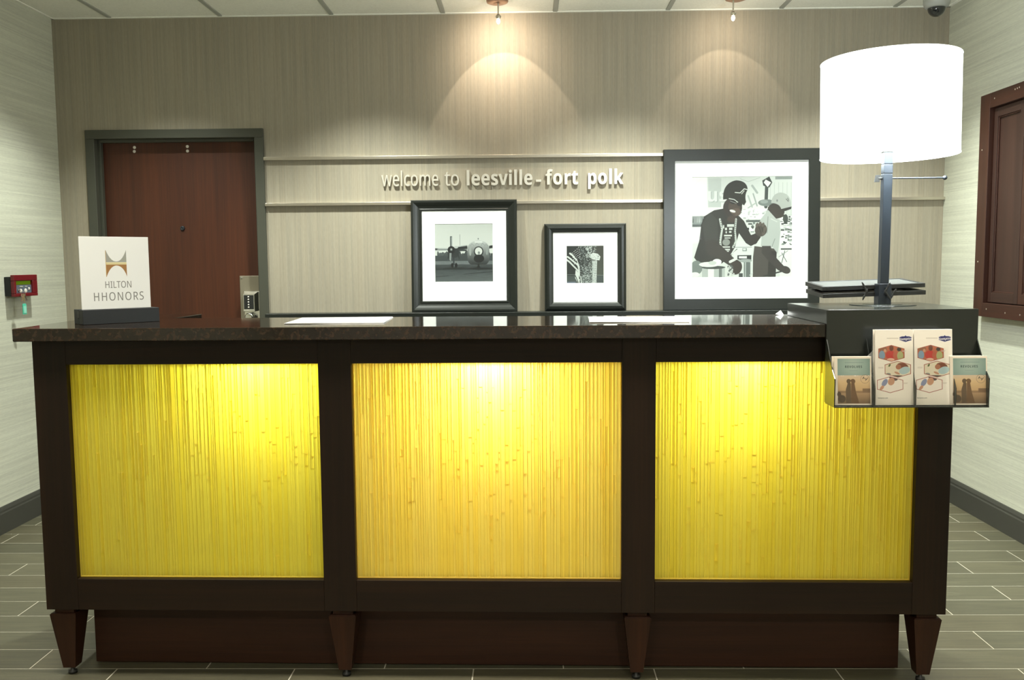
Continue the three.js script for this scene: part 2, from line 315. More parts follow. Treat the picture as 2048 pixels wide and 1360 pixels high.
// ---------------------------------------------------------------- the reception desk
const STILES = [[-1.488, -1.378], [-0.55, -0.442], [0.428, 0.536], [1.361, 1.470]], Y0 = 0.244, YT = 1.147, P0 = 0.35, P1 = 1.068;
{
  const d = deskThing('reception_desk', 'long dark brown wooden reception desk with three glowing yellow ribbed panels', 'desk', [0, 0, 0]);
  STILES.forEach(([a, b]) => mesh(bx(a, b, Y0, YT, -0.06, 0, 0.002), M.espresso, 'stile', d));
  for (let i = 0; i < 3; i++) {
    mesh(bx(STILES[i][1], STILES[i + 1][0], P1, YT, -0.06, -0.0006, 0.0015, 'x'), M.espresso, 'top_rail', d);
    mesh(bx(STILES[i][1], STILES[i + 1][0], Y0, P0, -0.06, -0.0006, 0.0015, 'x'), M.espresso, 'bottom_rail', d);
  }
  for (const [a, b] of [[-1.488, -1.466], [1.448, 1.470]]) mesh(bx(a, b, Y0, YT, -0.44, -0.06, 0.0015), M.espresso, 'side_panel', d);
  mesh(bx(-1.466, 1.448, Y0, YT, -0.44, -0.42, 0.001), M.espresso, 'back_panel', d);
  mesh(bx(-1.466, 1.448, Y0, Y0 + 0.02, -0.42, -0.06, 0.001), M.espresso, 'bottom_panel', d);
  mesh(bx(-1.397, 1.376, 0.004, Y0, -0.40, -0.13, 0.002, 'x'), M.legWood, 'plinth', d);
  mesh(bx(-1.488, -1.262, 0.004, YT, -0.735, -0.441, 0.002), M.espresso, 'return_cabinet', d);
  // tapered legs on glides; the two middle ones under the middle stiles
  for (const [a, b] of [[-1.485, -1.396], [-0.54, -0.449], [0.439, 0.526], [1.375, 1.463]]) for (const back of a < -1 || a > 1 ? [0, 1] : [0]) {
    const c = (a + b) / 2, w0 = back ? -0.43 : -0.1, w1 = back ? -0.341 : -0.011, m = (w0 + w1) / 2;
    const leg = mesh(merge([hexa([c - 0.021, c + 0.021, m - 0.021, m + 0.021, 0.027], [a, b, w0, w1, 0.222]), hexa([a, b, w0, w1, 0.222], [a + 0.004, b - 0.004, w0 + 0.004, w1 - 0.004, 0.226]), bx(a + 0.012, b - 0.012, 0.225, Y0, w0 + 0.012, w1 - 0.012, 0.001)]), M.legWood, 'leg', d);
    const g = mesh(lathe([[0, 0.028], [0.006, 0.027], [0.006, 0.012], [0.014, 0.01], [0.015, 0.001], [0, 0]], 20), M.black, 'glide', leg); g.position.set(c, 0, m);
  }
  // light boxes with a puck lamp each, behind panels of moulded resin strips
  const lampX = [-0.78, 0.0, 0.84];
  for (let i = 0; i < 3; i++) {
    const x0 = STILES[i][1], x1 = STILES[i + 1][0], a = x0 - 0.03, b = x1 + 0.03;
    const box = mesh(merge([bx(a - 0.008, a, 0.3, 1.14, -0.40, -0.06, 0.0005), bx(b, b + 0.008, 0.3, 1.14, -0.40, -0.06, 0.0005), bx(a, b, 0.292, 0.3, -0.40, -0.06, 0.0005), bx(a, b, 1.132, 1.14, -0.40, -0.06, 0.0005), bx(a - 0.008, b + 0.008, 0.292, 1.14, -0.41, -0.40, 0.0005)]), M.whiteBox, 'light_box', d);
    const puck = mesh(lathe([[0, -0.004], [0.028, -0.004], [0.034, 0], [0.034, 0.016], [0, 0.016]], 32), M.steel, 'puck_lamp', box); puck.position.set(lampX[i], 1.116, -0.15);
    const pl = new THREE.PointLight(lin(...LIGHT.panel.colors[i]), LIGHT.panel.candela[i], 0, 2); pl.name = 'puck_light'; pl.castShadow = true; pl.shadow.radius = 1.5;
    pl.position.set(...onDesk(lampX[i], 1.098, -0.15)); scene.add(pl);
    // the panel: a bead round its edge; the strips are its children
    const panel = mesh(merge([bx(x0, x0 + 0.003, P0, P1, -0.028, -0.022, 0.0008), bx(x1 - 0.003, x1, P0, P1, -0.028, -0.022, 0.0008), bx(x0 + 0.003, x1 - 0.003, P0, P0 + 0.003, -0.028, -0.022, 0.0008)]), M.resin[i], 'resin_panel', d);
    let x = x0 + 0.003;
    while (x < x1 - 0.0035) {
      let w = rnd() < 0.3 ? rr(0.006, 0.009) : rr(0.009, 0.0145); if (x1 - 0.003 - x - w < 0.006) w = x1 - 0.003 - x;
      const q = [], zb = -0.028; let y = P0 + 0.003, level = rr(0.0008, 0.003);
      while (y < P1) {
        let y2 = y + (rnd() < 0.25 ? rr(0.02, 0.08) : rr(0.1, 0.42)); if (P1 - y2 < 0.03) y2 = P1 + 0.004;
        const z = zb + level, c = Math.min(w * 0.3, level * 0.9), X0 = x, X1 = x + w;
        q.push([[X0 + c, y, z], [X1 - c, y, z], [X1 - c, y2, z], [X0 + c, y2, z]], [[X0, y, zb], [X0 + c, y, z], [X0 + c, y2, z], [X0, y2, zb]], [[X1 - c, y, z], [X1, y, zb], [X1, y2, zb], [X1 - c, y2, z]],
          [[X0, y, zb], [X1, y, zb], [X1 - c, y, z], [X0 + c, y, z]], [[X0 + c, y2, z], [X1 - c, y2, z], [X1, y2, zb], [X0, y2, zb]]);
        y = y2; level = rnd() < 0.2 ? rr(0.003, 0.005) : rr(0.0008, 0.003);
      }
      mesh(quads(q), (rnd() < 0.3 ? M.resinWarm : M.resin)[i], 'strip', panel);
      x += w;
    }
  }
}
{ // granite worktop with a return behind its left end
  const s = new THREE.Shape([[-1.524, -0.035], [1.51, -0.035], [1.51, 0.47], [-1.225, 0.47], [-1.225, 0.76], [-1.575, 0.76]].map(([x, y]) => new THREE.Vector2(x, y)));
  const g = new THREE.ExtrudeGeometry(s, { depth: 0.036, bevelEnabled: true, bevelThickness: 0.003, bevelSize: 0.003, bevelSegments: 2 });
  g.rotateX(-Math.PI / 2); g.translate(0, 1.15, 0);
  const t = mesh(metres(g, 'x'), M.granite, 'granite_countertop', scene); t.position.copy(O); t.rotation.y = TURN;
  t.userData = { label: 'polished dark brown speckled granite slab lying on top of the reception desk', category: 'countertop' };
}
const TOP = 1.189;

// ---------------------------------------------------------------- things on the counter
{ // sign holder: a wooden-look black base with a white panel
  const t = deskThing('counter_sign', 'white acrylic sign with a split letter emblem standing in a black base on the counter', 'sign', [-1.319, TOP, -0.245], 0.76);
  const W = 0.232;
  mesh(merge([bx(-0.128, 0.128, 0.0, 0.05, 0.004, 0.05, 0.0015), bx(-0.128, 0.128, 0.0, 0.05, -0.05, -0.004, 0.0015), bx(-0.128, 0.128, 0, 0.02, -0.004, 0.004, 0.0005)]), M.blackMatte, 'base', t);
  const tex = canvasTex(1024, 1024, (c, w) => {
    c.fillStyle = '#fcfcf4'; c.fillRect(0, 0, w, w); const s = w / 950, X = (x) => (x - 150) * s, Y = (y) => (y - 83) * w / 990;
    const half = (col, y0, y1, up) => { c.fillStyle = col; c.beginPath(); const a = Y(y0), b = Y(y1); if (up) { c.moveTo(X(500), a); c.quadraticCurveTo(X(560), b - 8, X(640), b - 8); c.quadraticCurveTo(X(720), b - 8, X(780), a); c.lineTo(X(780), b); c.lineTo(X(500), b); } else { c.moveTo(X(500), a); c.lineTo(X(780), a); c.lineTo(X(780), b); c.quadraticCurveTo(X(735), a + 16, X(640), a + 12); c.quadraticCurveTo(X(555), a + 16, X(500), b); } c.fill(); };
    half('#a9a99b', 245, 395, true); half('#a9793f', 425, 575, false);
    c.fillStyle = '#e8d9a0'; c.fillRect(X(500), Y(397), X(780) - X(500), Y(425) - Y(397)); c.fillStyle = '#caa45c'; c.fillRect(X(494), Y(250), 7, Y(575) - Y(250));
    c.fillStyle = '#85847a'; c.textAlign = 'center'; c.textBaseline = 'alphabetic';
    const word = (txt, y, size, width, weight) => { c.font = weight + ' ' + size + 'px sans-serif'; const ws = [...txt].map((ch) => c.measureText(ch).width), sum = ws.reduce((p, q) => p + q, 0), gap = (width - sum) / (txt.length - 1); let x = X(655) - width / 2; c.textAlign = 'left'; [...txt].forEach((ch, i) => { c.fillText(ch, x, y); x += ws[i] + gap; }); };
    word('HILTON', Y(712), 118, 410, '300'); word('HHONORS', Y(868), 146, 760, '300');
  });
  const face = panelUV(bx(-W / 2, W / 2, 0.02, 0.3, -0.003, 0.003, 0.0008), -W / 2, W / 2, 0.02, 0.3);
  mesh(face, std({ map: tex, color: lin(0.76, 0.76, 0.78), roughness: 0.6 }), 'panel', t);
  mesh(bx(-0.1285, -0.127, 0.022, 0.046, -0.004, 0.004, 0.0003), M.black, 'slot', t);
}
for (const [at, w, d, turn, label] of [[[-0.53, TOP, -0.262], 0.33, 0.3, 0.06, 'white papers on the granite counter, the stack nearer the sign'], [[0.495, TOP, -0.212], 0.322, 0.272, -0.04, 'white papers on the granite counter, the stack nearer the lamp']]) {
  const t = deskThing('paper_stack', label, 'papers', at, turn, 'papers on the counter');
  mesh(bx(-w / 2, w / 2, 0, 0.0022, -d / 2, d / 2, 0.0006), M.paper, 'lower_sheet', t);
  const s = mesh(bx(-w / 2, w / 2, 0.0023, 0.0038, -d / 2, d / 2, 0.0004), M.paper, 'upper_sheet', t); s.rotation.y = 0.012;
}
{
  const t = deskThing('paper_slip', 'tiny folded white paper slip at the back edge of the counter near the lamp', 'paper', [1.035, TOP, -0.44], 0.5);
  mesh(quads([[[-0.012, 0.001, 0.012], [0.014, 0.001, 0.01], [0.014, 0.0165, -0.006], [-0.012, 0.004, -0.004]], [[0.014, 0.0005, 0.0], [-0.012, 0.0005, -0.012], [-0.012, 0.004, -0.004], [0.014, 0.0165, -0.006]]]), M.paper, 'fold', t);
}
// the brochure stand: a black box on the counter with pockets hanging over its front
{
  const t = deskThing('brochure_stand', 'black box stand on the counter end with a row of clear brochure pockets in front', 'brochure stand', [1.285, 0, 0]);
  const a = -0.23, b = 0.23;
  mesh(merge([bx(a, b, TOP, TOP + 0.045, -0.40, 0.047, 0.0015)]), M.blackSatin, 'box', t);
  mesh(bx(a, b, 0.945, TOP + 0.0448, 0.0385, 0.0475, 0.001), M.blackSatin, 'back_plate', t);
  const cheek = new THREE.Shape([[0.047, 0.945], [0.132, 0.945], [0.132, 1.03], [0.105, 1.055], [0.047, 1.142]].map((p) => new THREE.Vector2(...p)));
  for (const x of [a, b - 0.003]) { const g = new THREE.ExtrudeGeometry(cheek, { depth: 0.003, bevelEnabled: false }); g.rotateY(-Math.PI / 2); g.translate(x + 0.003, 0, 0); g.translate(0, 0, 0); mesh(g, M.blackSatin, 'side_cheek', t); }
  for (const x of [-0.108, 0.0145, 0.1325]) { const f = new THREE.Shape([[0.047, 0.948], [0.13, 0.948], [0.13, 1.0], [0.075, 1.09], [0.047, 1.145]].map((p) => new THREE.Vector2(...p))); const g = new THREE.ExtrudeGeometry(f, { depth: 0.002, bevelEnabled: false }); g.rotateY(-Math.PI / 2); g.translate(x + 0.001, 0, 0); mesh(g, M.blackSatin, 'divider', t); }
  mesh(bx(a, b, 0.942, 0.946, 0.047, 0.134, 0.0008), M.blackSatin, 'pocket_floor', t);
  mesh(bx(a + 0.003, b - 0.003, 0.946, 1.04, 0.132, 0.134, 0.0006), M.acrylic, 'clear_front', t);
  const mid = mesh(bx(-0.114, 0.114, 0.0, 0.2, 0, 0.0016, 0.0005), M.acrylic, 'clear_pocket', t); mid.position.set(0, 0.947, 0.126); mid.rotation.x = -0.1;
}
{ // brochures
  const hex = (c, x, y, w, h) => { c.beginPath(); c.moveTo(x - w / 2, y - h * 0.28); c.lineTo(x, y - h / 2); c.lineTo(x + w / 2, y - h * 0.28); c.lineTo(x + w / 2, y + h * 0.28); c.lineTo(x, y + h / 2); c.lineTo(x - w / 2, y + h * 0.28); c.closePath(); };
  const el = (c, col, x, y, a, b, r = 0) => { c.fillStyle = col; c.beginPath(); c.ellipse(x, y, a, b, r, 0, 7); c.fill(); };
  const bar = (c, col, x, y, w, h) => { c.fillStyle = col; c.fillRect(x, y, w, h); };
  const rack = canvasTex(512, 1024, (c) => {                          // drawn on a 610 x 1180 grid: the card in the photo
    c.scale(512 / 610, 1024 / 1180); bar(c, '#f0e7d9', 0, 0, 610, 1180);
    bar(c, '#a8998c', 190, 134, 185, 7);
    c.save(); c.translate(490, 142); c.fillStyle = '#23245e'; c.beginPath(); c.moveTo(-96, -22); c.lineTo(-60, -34); c.lineTo(-14, -36); c.lineTo(0, -52); c.lineTo(14, -36); c.lineTo(60, -34); c.lineTo(96, -22); c.lineTo(96, 26); c.lineTo(0, 54); c.lineTo(-96, 26); c.closePath(); c.fill();
    c.strokeStyle = '#c9c4d8'; c.lineWidth = 3; c.stroke(); c.fillStyle = '#f1ece6'; c.font = 'italic bold 48px serif'; c.textAlign = 'center'; c.rotate(-0.06); c.fillText('Hampton', 0, 20); c.restore();
    const pic = (x, y, draw) => { c.save(); hex(c, x, y, 410, 250); c.save(); c.clip(); draw(); c.restore(); hex(c, x, y, 410, 250); c.strokeStyle = '#9a4436'; c.lineWidth = 9; c.stroke(); c.restore(); };
    pic(262, 372, () => { bar(c, '#b3613f', 0, 240, 610, 260); el(c, '#8a5a3c', 130, 310, 60, 50); el(c, '#7d97ac', 110, 400, 48, 70); el(c, '#c02f26', 250, 400, 80, 70); el(c, '#6b3a28', 262, 290, 34, 46); el(c, '#b6563a', 330, 400, 46, 60); el(c, '#a8ab72', 402, 410, 50, 70); el(c, '#352820', 385, 310, 34, 30); el(c, '#dcae94', 250, 470, 60, 24); el(c, '#c98f70', 160, 330, 22, 26); });
    pic(362, 622, () => { bar(c, '#ded2b8', 150, 490, 430, 270); el(c, '#7a4028', 440, 570, 90, 46, 0.2); el(c, '#a86a4c', 372, 585, 44, 40); el(c, '#a9bfc0', 470, 640, 90, 56, -0.3); el(c, '#3b3f33', 330, 730, 120, 16); el(c, '#b98668', 350, 680, 46, 16, 0.4); el(c, '#54602f', 230, 560, 14, 26, 0.6); el(c, '#8a8a80', 210, 700, 40, 22); });
    pic(236, 862, () => { bar(c, '#efe3d6', 20, 720, 440, 270); el(c, '#4a3730', 290, 760, 70, 36, 0.3); el(c, '#c08a68', 255, 812, 52, 62, 0.5); el(c, '#7e85a6', 150, 830, 38, 66, 0.6); el(c, '#c48a6a', 105, 910, 44, 24, -0.8); });
    for (const [x, y, w] of [[430, 330, 70], [430, 340, 60], [50, 585, 80], [50, 600, 80], [440, 830, 80], [440, 842, 70]]) bar(c, '#cbbcae', x, y, w, 6);
    c.fillStyle = '#55504c'; c.font = 'bold 24px sans-serif'; c.fillText('hampton.com', 38, 1078);
  });
  const card = canvasTex(384, 512, (c) => {                            // drawn on a 570 x 760 grid
    c.scale(384 / 570, 512 / 760); bar(c, '#e2d5c2', 0, 0, 570, 760);
    const g = c.createRadialGradient(290, 130, 40, 290, 150, 330); g.addColorStop(0, '#9faea1'); g.addColorStop(1, '#71887f'); c.fillStyle = g; c.fillRect(48, 34, 500, 260);
    c.fillStyle = '#2f3f3c'; c.font = 'bold 50px sans-serif'; c.textAlign = 'left'; let x = 160; for (const ch of 'REVOLVES') { c.fillText(ch, x, 178); x += c.measureText(ch).width + 4; }
    bar(c, '#6f8380', 160, 92, 290, 6); bar(c, '#7a8d88', 230, 222, 130, 5);
    const s = c.createLinearGradient(0, 294, 0, 540); s.addColorStop(0, '#c6b096'); s.addColorStop(0.4, '#cbaa7c'); s.addColorStop(1, '#b8966a'); c.fillStyle = s; c.fillRect(48, 294, 500, 440);
    bar(c, '#8a6c4c', 48, 536, 500, 40); bar(c, '#785c40', 430, 500, 118, 60); const f = c.createLinearGradient(0, 570, 0, 734); f.addColorStop(0, '#a48460'); f.addColorStop(1, '#745a3e'); c.fillStyle = f; c.fillRect(48, 570, 500, 164);
    c.fillStyle = '#5a4630'; el(c, '#5a4630', 218, 386, 34, 36); el(c, '#66492c', 282, 388, 38, 38); el(c, '#c9a878', 250, 412, 7, 22); c.fillStyle = '#5a4630'; c.beginPath(); c.moveTo(205, 410); c.lineTo(250, 415); c.lineTo(250, 730); c.lineTo(175, 730); c.lineTo(172, 520); c.closePath(); c.fill();
    c.fillStyle = '#66492c'; c.beginPath(); c.moveTo(255, 420); c.lineTo(305, 410); c.lineTo(330, 560); c.lineTo(380, 734); c.lineTo(250, 734); c.closePath(); c.fill(); el(c, '#4f3d2a', 110, 660, 60, 60); el(c, '#523f2b', 70, 590, 30, 40);
    c.strokeStyle = '#6c5c4a'; c.lineWidth = 4; c.beginPath(); c.arc(468, 352, 66, 0, 7); c.stroke(); c.strokeStyle = '#3c332a'; c.lineWidth = 9; c.beginPath(); c.moveTo(430, 352); c.lineTo(448, 322); c.lineTo(458, 350); c.moveTo(470, 340); c.lineTo(488, 362); c.lineTo(512, 334); c.moveTo(484, 362); c.lineTo(476, 378); c.stroke();
  });
  const kinds = {
    rack_card: { w: 0.114, h: 0.229, tex: rack, cat: 'brochure' }, postcard: { w: 0.111, h: 0.148, tex: card, cat: 'brochure' },
  };
  const protos = {};
  const put = (kind, x, back, label, group, turn = 0) => {
    const K = kinds[kind];
    if (!protos[kind]) {
      const p = new THREE.Group(), g = bx(-K.w / 2, K.w / 2, 0, K.h, -0.0013, 0.0013, 0.0005);
      mesh(g, M.cream, 'sheets', p);
      const f = panelUV(quads([[[-K.w / 2 + 0.0005, 0.0005, 0.0015], [K.w / 2 - 0.0005, 0.0005, 0.0015], [K.w / 2 - 0.0005, K.h - 0.0005, 0.0015], [-K.w / 2 + 0.0005, K.h - 0.0005, 0.0015]]]), -K.w / 2, K.w / 2, 0, K.h);
      mesh(f, std({ map: K.tex, roughness: 0.55 }), 'front_print', p); protos[kind] = p;
    }
    const o = protos[kind].clone(); o.name = numbered(kind); scene.add(o); o.position.set(...onDesk(1.285 + x, 0.9475, back)); o.rotation.set(0, TURN + turn, 0); o.rotateX(-0.1);
    o.userData = { label, category: K.cat, group };
  };
  put('postcard', -0.168, 0.118, 'teal and sepia postcard with a couple, in the leftmost pocket of the stand', 'teal and sepia postcards in the stand');
  put('postcard', -0.173, 0.110, 'copy tucked behind the teal and sepia postcard in the leftmost pocket', 'teal and sepia postcards in the stand');
  put('rack_card', -0.044, 0.117, 'tall cream hotel brochure with three hexagon photos, left of the tall pair', 'tall hotel brochures in the stand');
  put('rack_card', -0.047, 0.110, 'copy hidden behind the left tall cream brochure, its edge showing', 'tall hotel brochures in the stand');
  put('rack_card', 0.073, 0.117, 'tall cream hotel brochure with three hexagon photos, right of the tall pair', 'tall hotel brochures in the stand');
  put('rack_card', 0.071, 0.110, 'copy hidden behind the right tall cream brochure, its edge showing', 'tall hotel brochures in the stand');
  put('postcard', 0.176, 0.120, 'teal and sepia postcard with a couple, in the rightmost pocket of the stand', 'teal and sepia postcards in the stand', 0);
  put('postcard', 0.169, 0.112, 'first copy behind the teal and sepia postcard in the rightmost pocket', 'teal and sepia postcards in the stand');
  put('postcard', 0.165, 0.104, 'second copy behind the teal and sepia postcard in the rightmost pocket', 'teal and sepia postcards in the stand');
  const s = deskThing('paper_scrap', 'crumpled white paper sticking up between the left postcard and tall brochure', 'paper', [1.285 - 0.113, 1.03, 0.083], 0.2);
  mesh(quads([[[-0.004, 0, 0], [0.018, 0, 0.002], [0.018, 0.082, -0.004], [-0.003, 0.066, 0.002]], [[-0.004, 0, 0], [-0.003, 0.066, 0.002], [-0.012, 0.05, -0.006], [-0.01, 0, -0.006]], [[-0.01, 0, -0.006], [-0.012, 0.05, -0.006], [0.018, 0.082, -0.004], [0.018, 0, 0.002]]]), M.paper, 'sheet', s);
}
{ // the lamp on the box
  const t = deskThing('table_lamp', 'tall table lamp with a bright white drum shade on a dark square post', 'lamp', [1.325, TOP + 0.0452, -0.225]);
  mesh(lathe([[0, 0.004], [0.03, 0.004], [0.062, 0.0036], [0.063, 0.0026], [0.104, 0.0022], [0.106, 0.001], [0.106, 0], [0, 0]], 64), M.blackSatin, 'base_disc', t);
  mesh(bx(-0.0215, 0.0215, 0.003, 0.072, -0.0215, 0.0215, 0.002), M.post, 'collar', t);
  const post = mesh(merge([bx(-0.0145, 0.0145, 0.072, 0.437, -0.0145, 0.0145, 0.002), bx(-0.0138, 0.0138, 0.437, 0.4385, -0.0138, 0.0138, 0.0005), bx(-0.0147, 0.0147, 0.4385, 0.468, -0.0147, 0.0147, 0.002), bx(-0.0138, 0.0138, 0.468, 0.4695, -0.0138, 0.0138, 0.0005), bx(-0.0145, 0.0145, 0.4695, 0.51, -0.0145, 0.0145, 0.002)]), M.post, 'post', t); post.rotation.z = -0.006;
  mesh(bx(-0.018, 0.018, 0.508, 0.536, -0.018, 0.018, 0.003), M.plasticGrey, 'socket', t);
  const rod = cyl(0.0028, 0.0028, 0.178, 12); rod.rotateZ(Math.PI / 2); rod.translate(0.0145 + 0.089, 0.423, 0); const r = mesh(rod, M.post, 'side_rod', t);
  const ball = mesh(new THREE.SphereGeometry(0.0075, 20, 14), M.post, 'ball', r); ball.position.set(0.194, 0.423, 0);
  const kn = mesh(merge([(() => { const g = cyl(0.004, 0.004, 0.014, 12); g.rotateZ(Math.PI / 2); g.translate(-0.019, 0, 0); return g; })(), (() => { const g = hexa([-0.012, 0.004, -0.003, 0.003, -0.012], [-0.008, 0.008, -0.003, 0.003, 0.011]); g.translate(-0.026, 0, 0); return g; })()]), M.black, 'thumb_screw', t); kn.position.set(0, 0.423, 0);
  // drum shade: cloth between two rims, slightly tilted
  const shade = new THREE.MeshStandardMaterial({ color: lin(0.9, 0.92, 0.92), emissive: lin(0.93, 0.99, 1.0), emissiveIntensity: LIGHT.lamp.shade, roughness: 0.9 });
  const sh = mesh(lathe([[0.2165, -0.156], [0.2165, 0.156], [0.2135, 0.156], [0.2135, -0.156], [0.2165, -0.156]], 96), shade, 'lamp_shade', t); sh.position.set(0.004, 0.652, 0); sh.rotation.z = 0.014;
  for (const y of [-0.156, 0.156]) { const g = new THREE.TorusGeometry(0.2155, 0.0024, 8, 96); g.rotateX(Math.PI / 2); g.translate(0, y, 0); mesh(g, shade, 'rim', sh); }
  const bulb = mesh(lathe([[0, 0.13], [0.02, 0.122], [0.032, 0.095], [0.03, 0.06], [0.016, 0.02], [0.014, 0], [0, 0]], 32), M.glowWhite, 'bulb', t); bulb.position.set(0, 0.536, 0);
  const spider = []; for (let i = 0; i < 3; i++) { const g = cyl(0.0016, 0.0016, 0.2, 8); g.rotateZ(Math.PI / 2); g.translate(0.115, 0, 0); g.rotateY(i * 2.094 + 0.5); spider.push(g); }
  const sp = mesh(merge(spider), M.steel, 'spider', t); sp.position.set(0.002, 0.538, 0);
  const pl = new THREE.PointLight(lin(...LIGHT.lamp.color), LIGHT.lamp.candela, 0, 2); pl.name = 'lamp_light'; pl.castShadow = true; pl.shadow.radius = 2.5; pl.position.set(...onDesk(1.325, TOP + 0.0452 + 0.63, -0.225)); scene.add(pl);
  // two flat sign frames folded down on the post with wing screws
  const frame = (W, D, H) => merge([bx(-W / 2, -W / 2 + 0.014, 0, H, -D / 2, D / 2, 0.001), bx(W / 2 - 0.014, W / 2, 0, H, -D / 2, D / 2, 0.001), bx(-W / 2 + 0.014, W / 2 - 0.014, 0, H, -D / 2, -D / 2 + 0.014, 0.001), bx(-W / 2 + 0.014, W / 2 - 0.014, 0, H, D / 2 - 0.014, D / 2, 0.001), bx(-W / 2 + 0.014, W / 2 - 0.014, 0, 0.004, -D / 2 + 0.014, D / 2 - 0.014, 0.0005)]);
  for (const [y, n] of [[0.0625, 0], [0.037, 1]]) {
    const f = mesh(frame(0.344, 0.2, 0.0142), M.black, 'sign_frame', t); f.position.set(-0.026 + n * 0.003, y - 0.003, -0.112); f.rotation.set(-0.0 + 0.065 - n * 0.01, 0, 0.03);
    if (n === 0) mesh(bx(-0.158, 0.158, 0.0042, 0.0128, -0.086, 0.086, 0.0006), std({ color: lin(0.13, 0.14, 0.135), roughness: 0.3 }), 'insert', f);
  }
  for (const [x, y, z, a] of [[-0.064, 0.06, 0.004, 0.5], [-0.062, 0.036, 0.004, -0.4], [0.002, 0.058, 0.027, -0.5], [0.004, 0.034, 0.027, 0.6], [0.03, 0.036, 0.006, -0.5]]) {
    const w = mesh(merge([(() => { const g = cyl(0.0035, 0.0035, 0.012, 12); g.rotateX(Math.PI / 2); return g; })(), (() => { const g = new THREE.SphereGeometry(1, 12, 8); g.scale(0.0035, 0.012, 0.0015); g.translate(0, 0.009, 0.006); return g; })(), (() => { const g = new THREE.SphereGeometry(1, 12, 8); g.scale(0.0035, 0.012, 0.0015); g.translate(0, -0.009, 0.006); return g; })()]), M.black, 'wing_screw', t);
    w.position.set(x, y, z); w.rotation.z = a;
  }
}

// ---------------------------------------------------------------- pictures leaning on the ledge
{
  const t = mesh(bx(-1.53, XR, 1.06, 1.1, ZB, ZB + 0.115, 0.002, 'x'), M.blackFrame, 'picture_ledge', scene);
  t.userData = { label: 'long black ledge along the back wall carrying the three framed pictures', category: 'shelf' };
}
function pictureFrame(label, x0, x1, y1, inner, print, profile, tex, lean) {
  const y0 = 1.1005, W = x1 - x0, H = y1 - y0, cx = (x0 + x1) / 2, D = profile[profile.length - 1][1];
  const t = thing('framed_picture', label, 'picture', [cx, y0, ZB + 0.006 + Math.sin(lean) * H], 0, 'framed pictures on the back ledge'); t.rotation.x = -lean;
  // mitred moulding swept round: profile is [inset, forward] from the outer back edge inwards
  const q = [], at = (i, f, s) => { const a = -W / 2 + i, b = W / 2 - i, c = i, e = H - i; return [[a, c, f], [b, c, f], [b, e, f], [a, e, f]][s]; };
  for (let s = 0; s < 4; s++) { const n = (s + 1) % 4; for (let k = 0; k + 1 < profile.length; k++) { const [i0, f0] = profile[k], [i1, f1] = profile[k + 1]; q.push([at(i0, f0, s), at(i0, f0, n), at(i1, f1, n), at(i1, f1, s)]); } }
  q.push([at(0, 0, 3), at(0, 0, 2), at(0, 0, 1), at(0, 0, 0)]);
  mesh(quads(q), M.blackFrame, 'moulding', t);
  const I = [inner[0] - cx, inner[1] - cx, inner[2] - y0, inner[3] - y0], R = [print[0] - cx, print[1] - cx, print[2] - y0, print[3] - y0], e = 0.004;
  const z = D + 0.001;
  const ring = (a, b, zz, z2) => [[[a[0], a[2], zz], [a[1], a[2], zz], [b[1], b[2], z2], [b[0], b[2], z2]], [[a[1], a[2], zz], [a[1], a[3], zz], [b[1], b[3], z2], [b[1], b[2], z2]], [[a[1], a[3], zz], [a[0], a[3], zz], [b[0], b[3], z2], [b[1], b[3], z2]], [[a[0], a[3], zz], [a[0], a[2], zz], [b[0], b[2], z2], [b[0], b[3], z2]]];
  const Rw = [R[0] - 0.0015, R[1] + 0.0015, R[2] - 0.0015, R[3] + 0.0015], Ie = [I[0] - e, I[1] + e, I[2] - e, I[3] + e];
  mesh(quads([...ring(Ie, Rw, z, z), ...ring(Rw, R, z, z - 0.0018)]), M.matBoard, 'mat_board', t);
  mesh(panelUV(quads([[[R[0] - 0.002, R[2] - 0.002, z - 0.002], [R[1] + 0.002, R[2] - 0.002, z - 0.002], [R[1] + 0.002, R[3] + 0.002, z - 0.002], [R[0] - 0.002, R[3] + 0.002, z - 0.002]]]), R[0], R[1], R[2], R[3]), std({ map: tex, color: lin(0.63, 0.65, 0.64), roughness: 0.5 }), 'print', t);
  mesh(quads([[[Ie[0], Ie[2], z + 0.002], [Ie[1], Ie[2], z + 0.002], [Ie[1], Ie[3], z + 0.002], [Ie[0], Ie[3], z + 0.002]]]), M.glass, 'glass_pane', t);
}
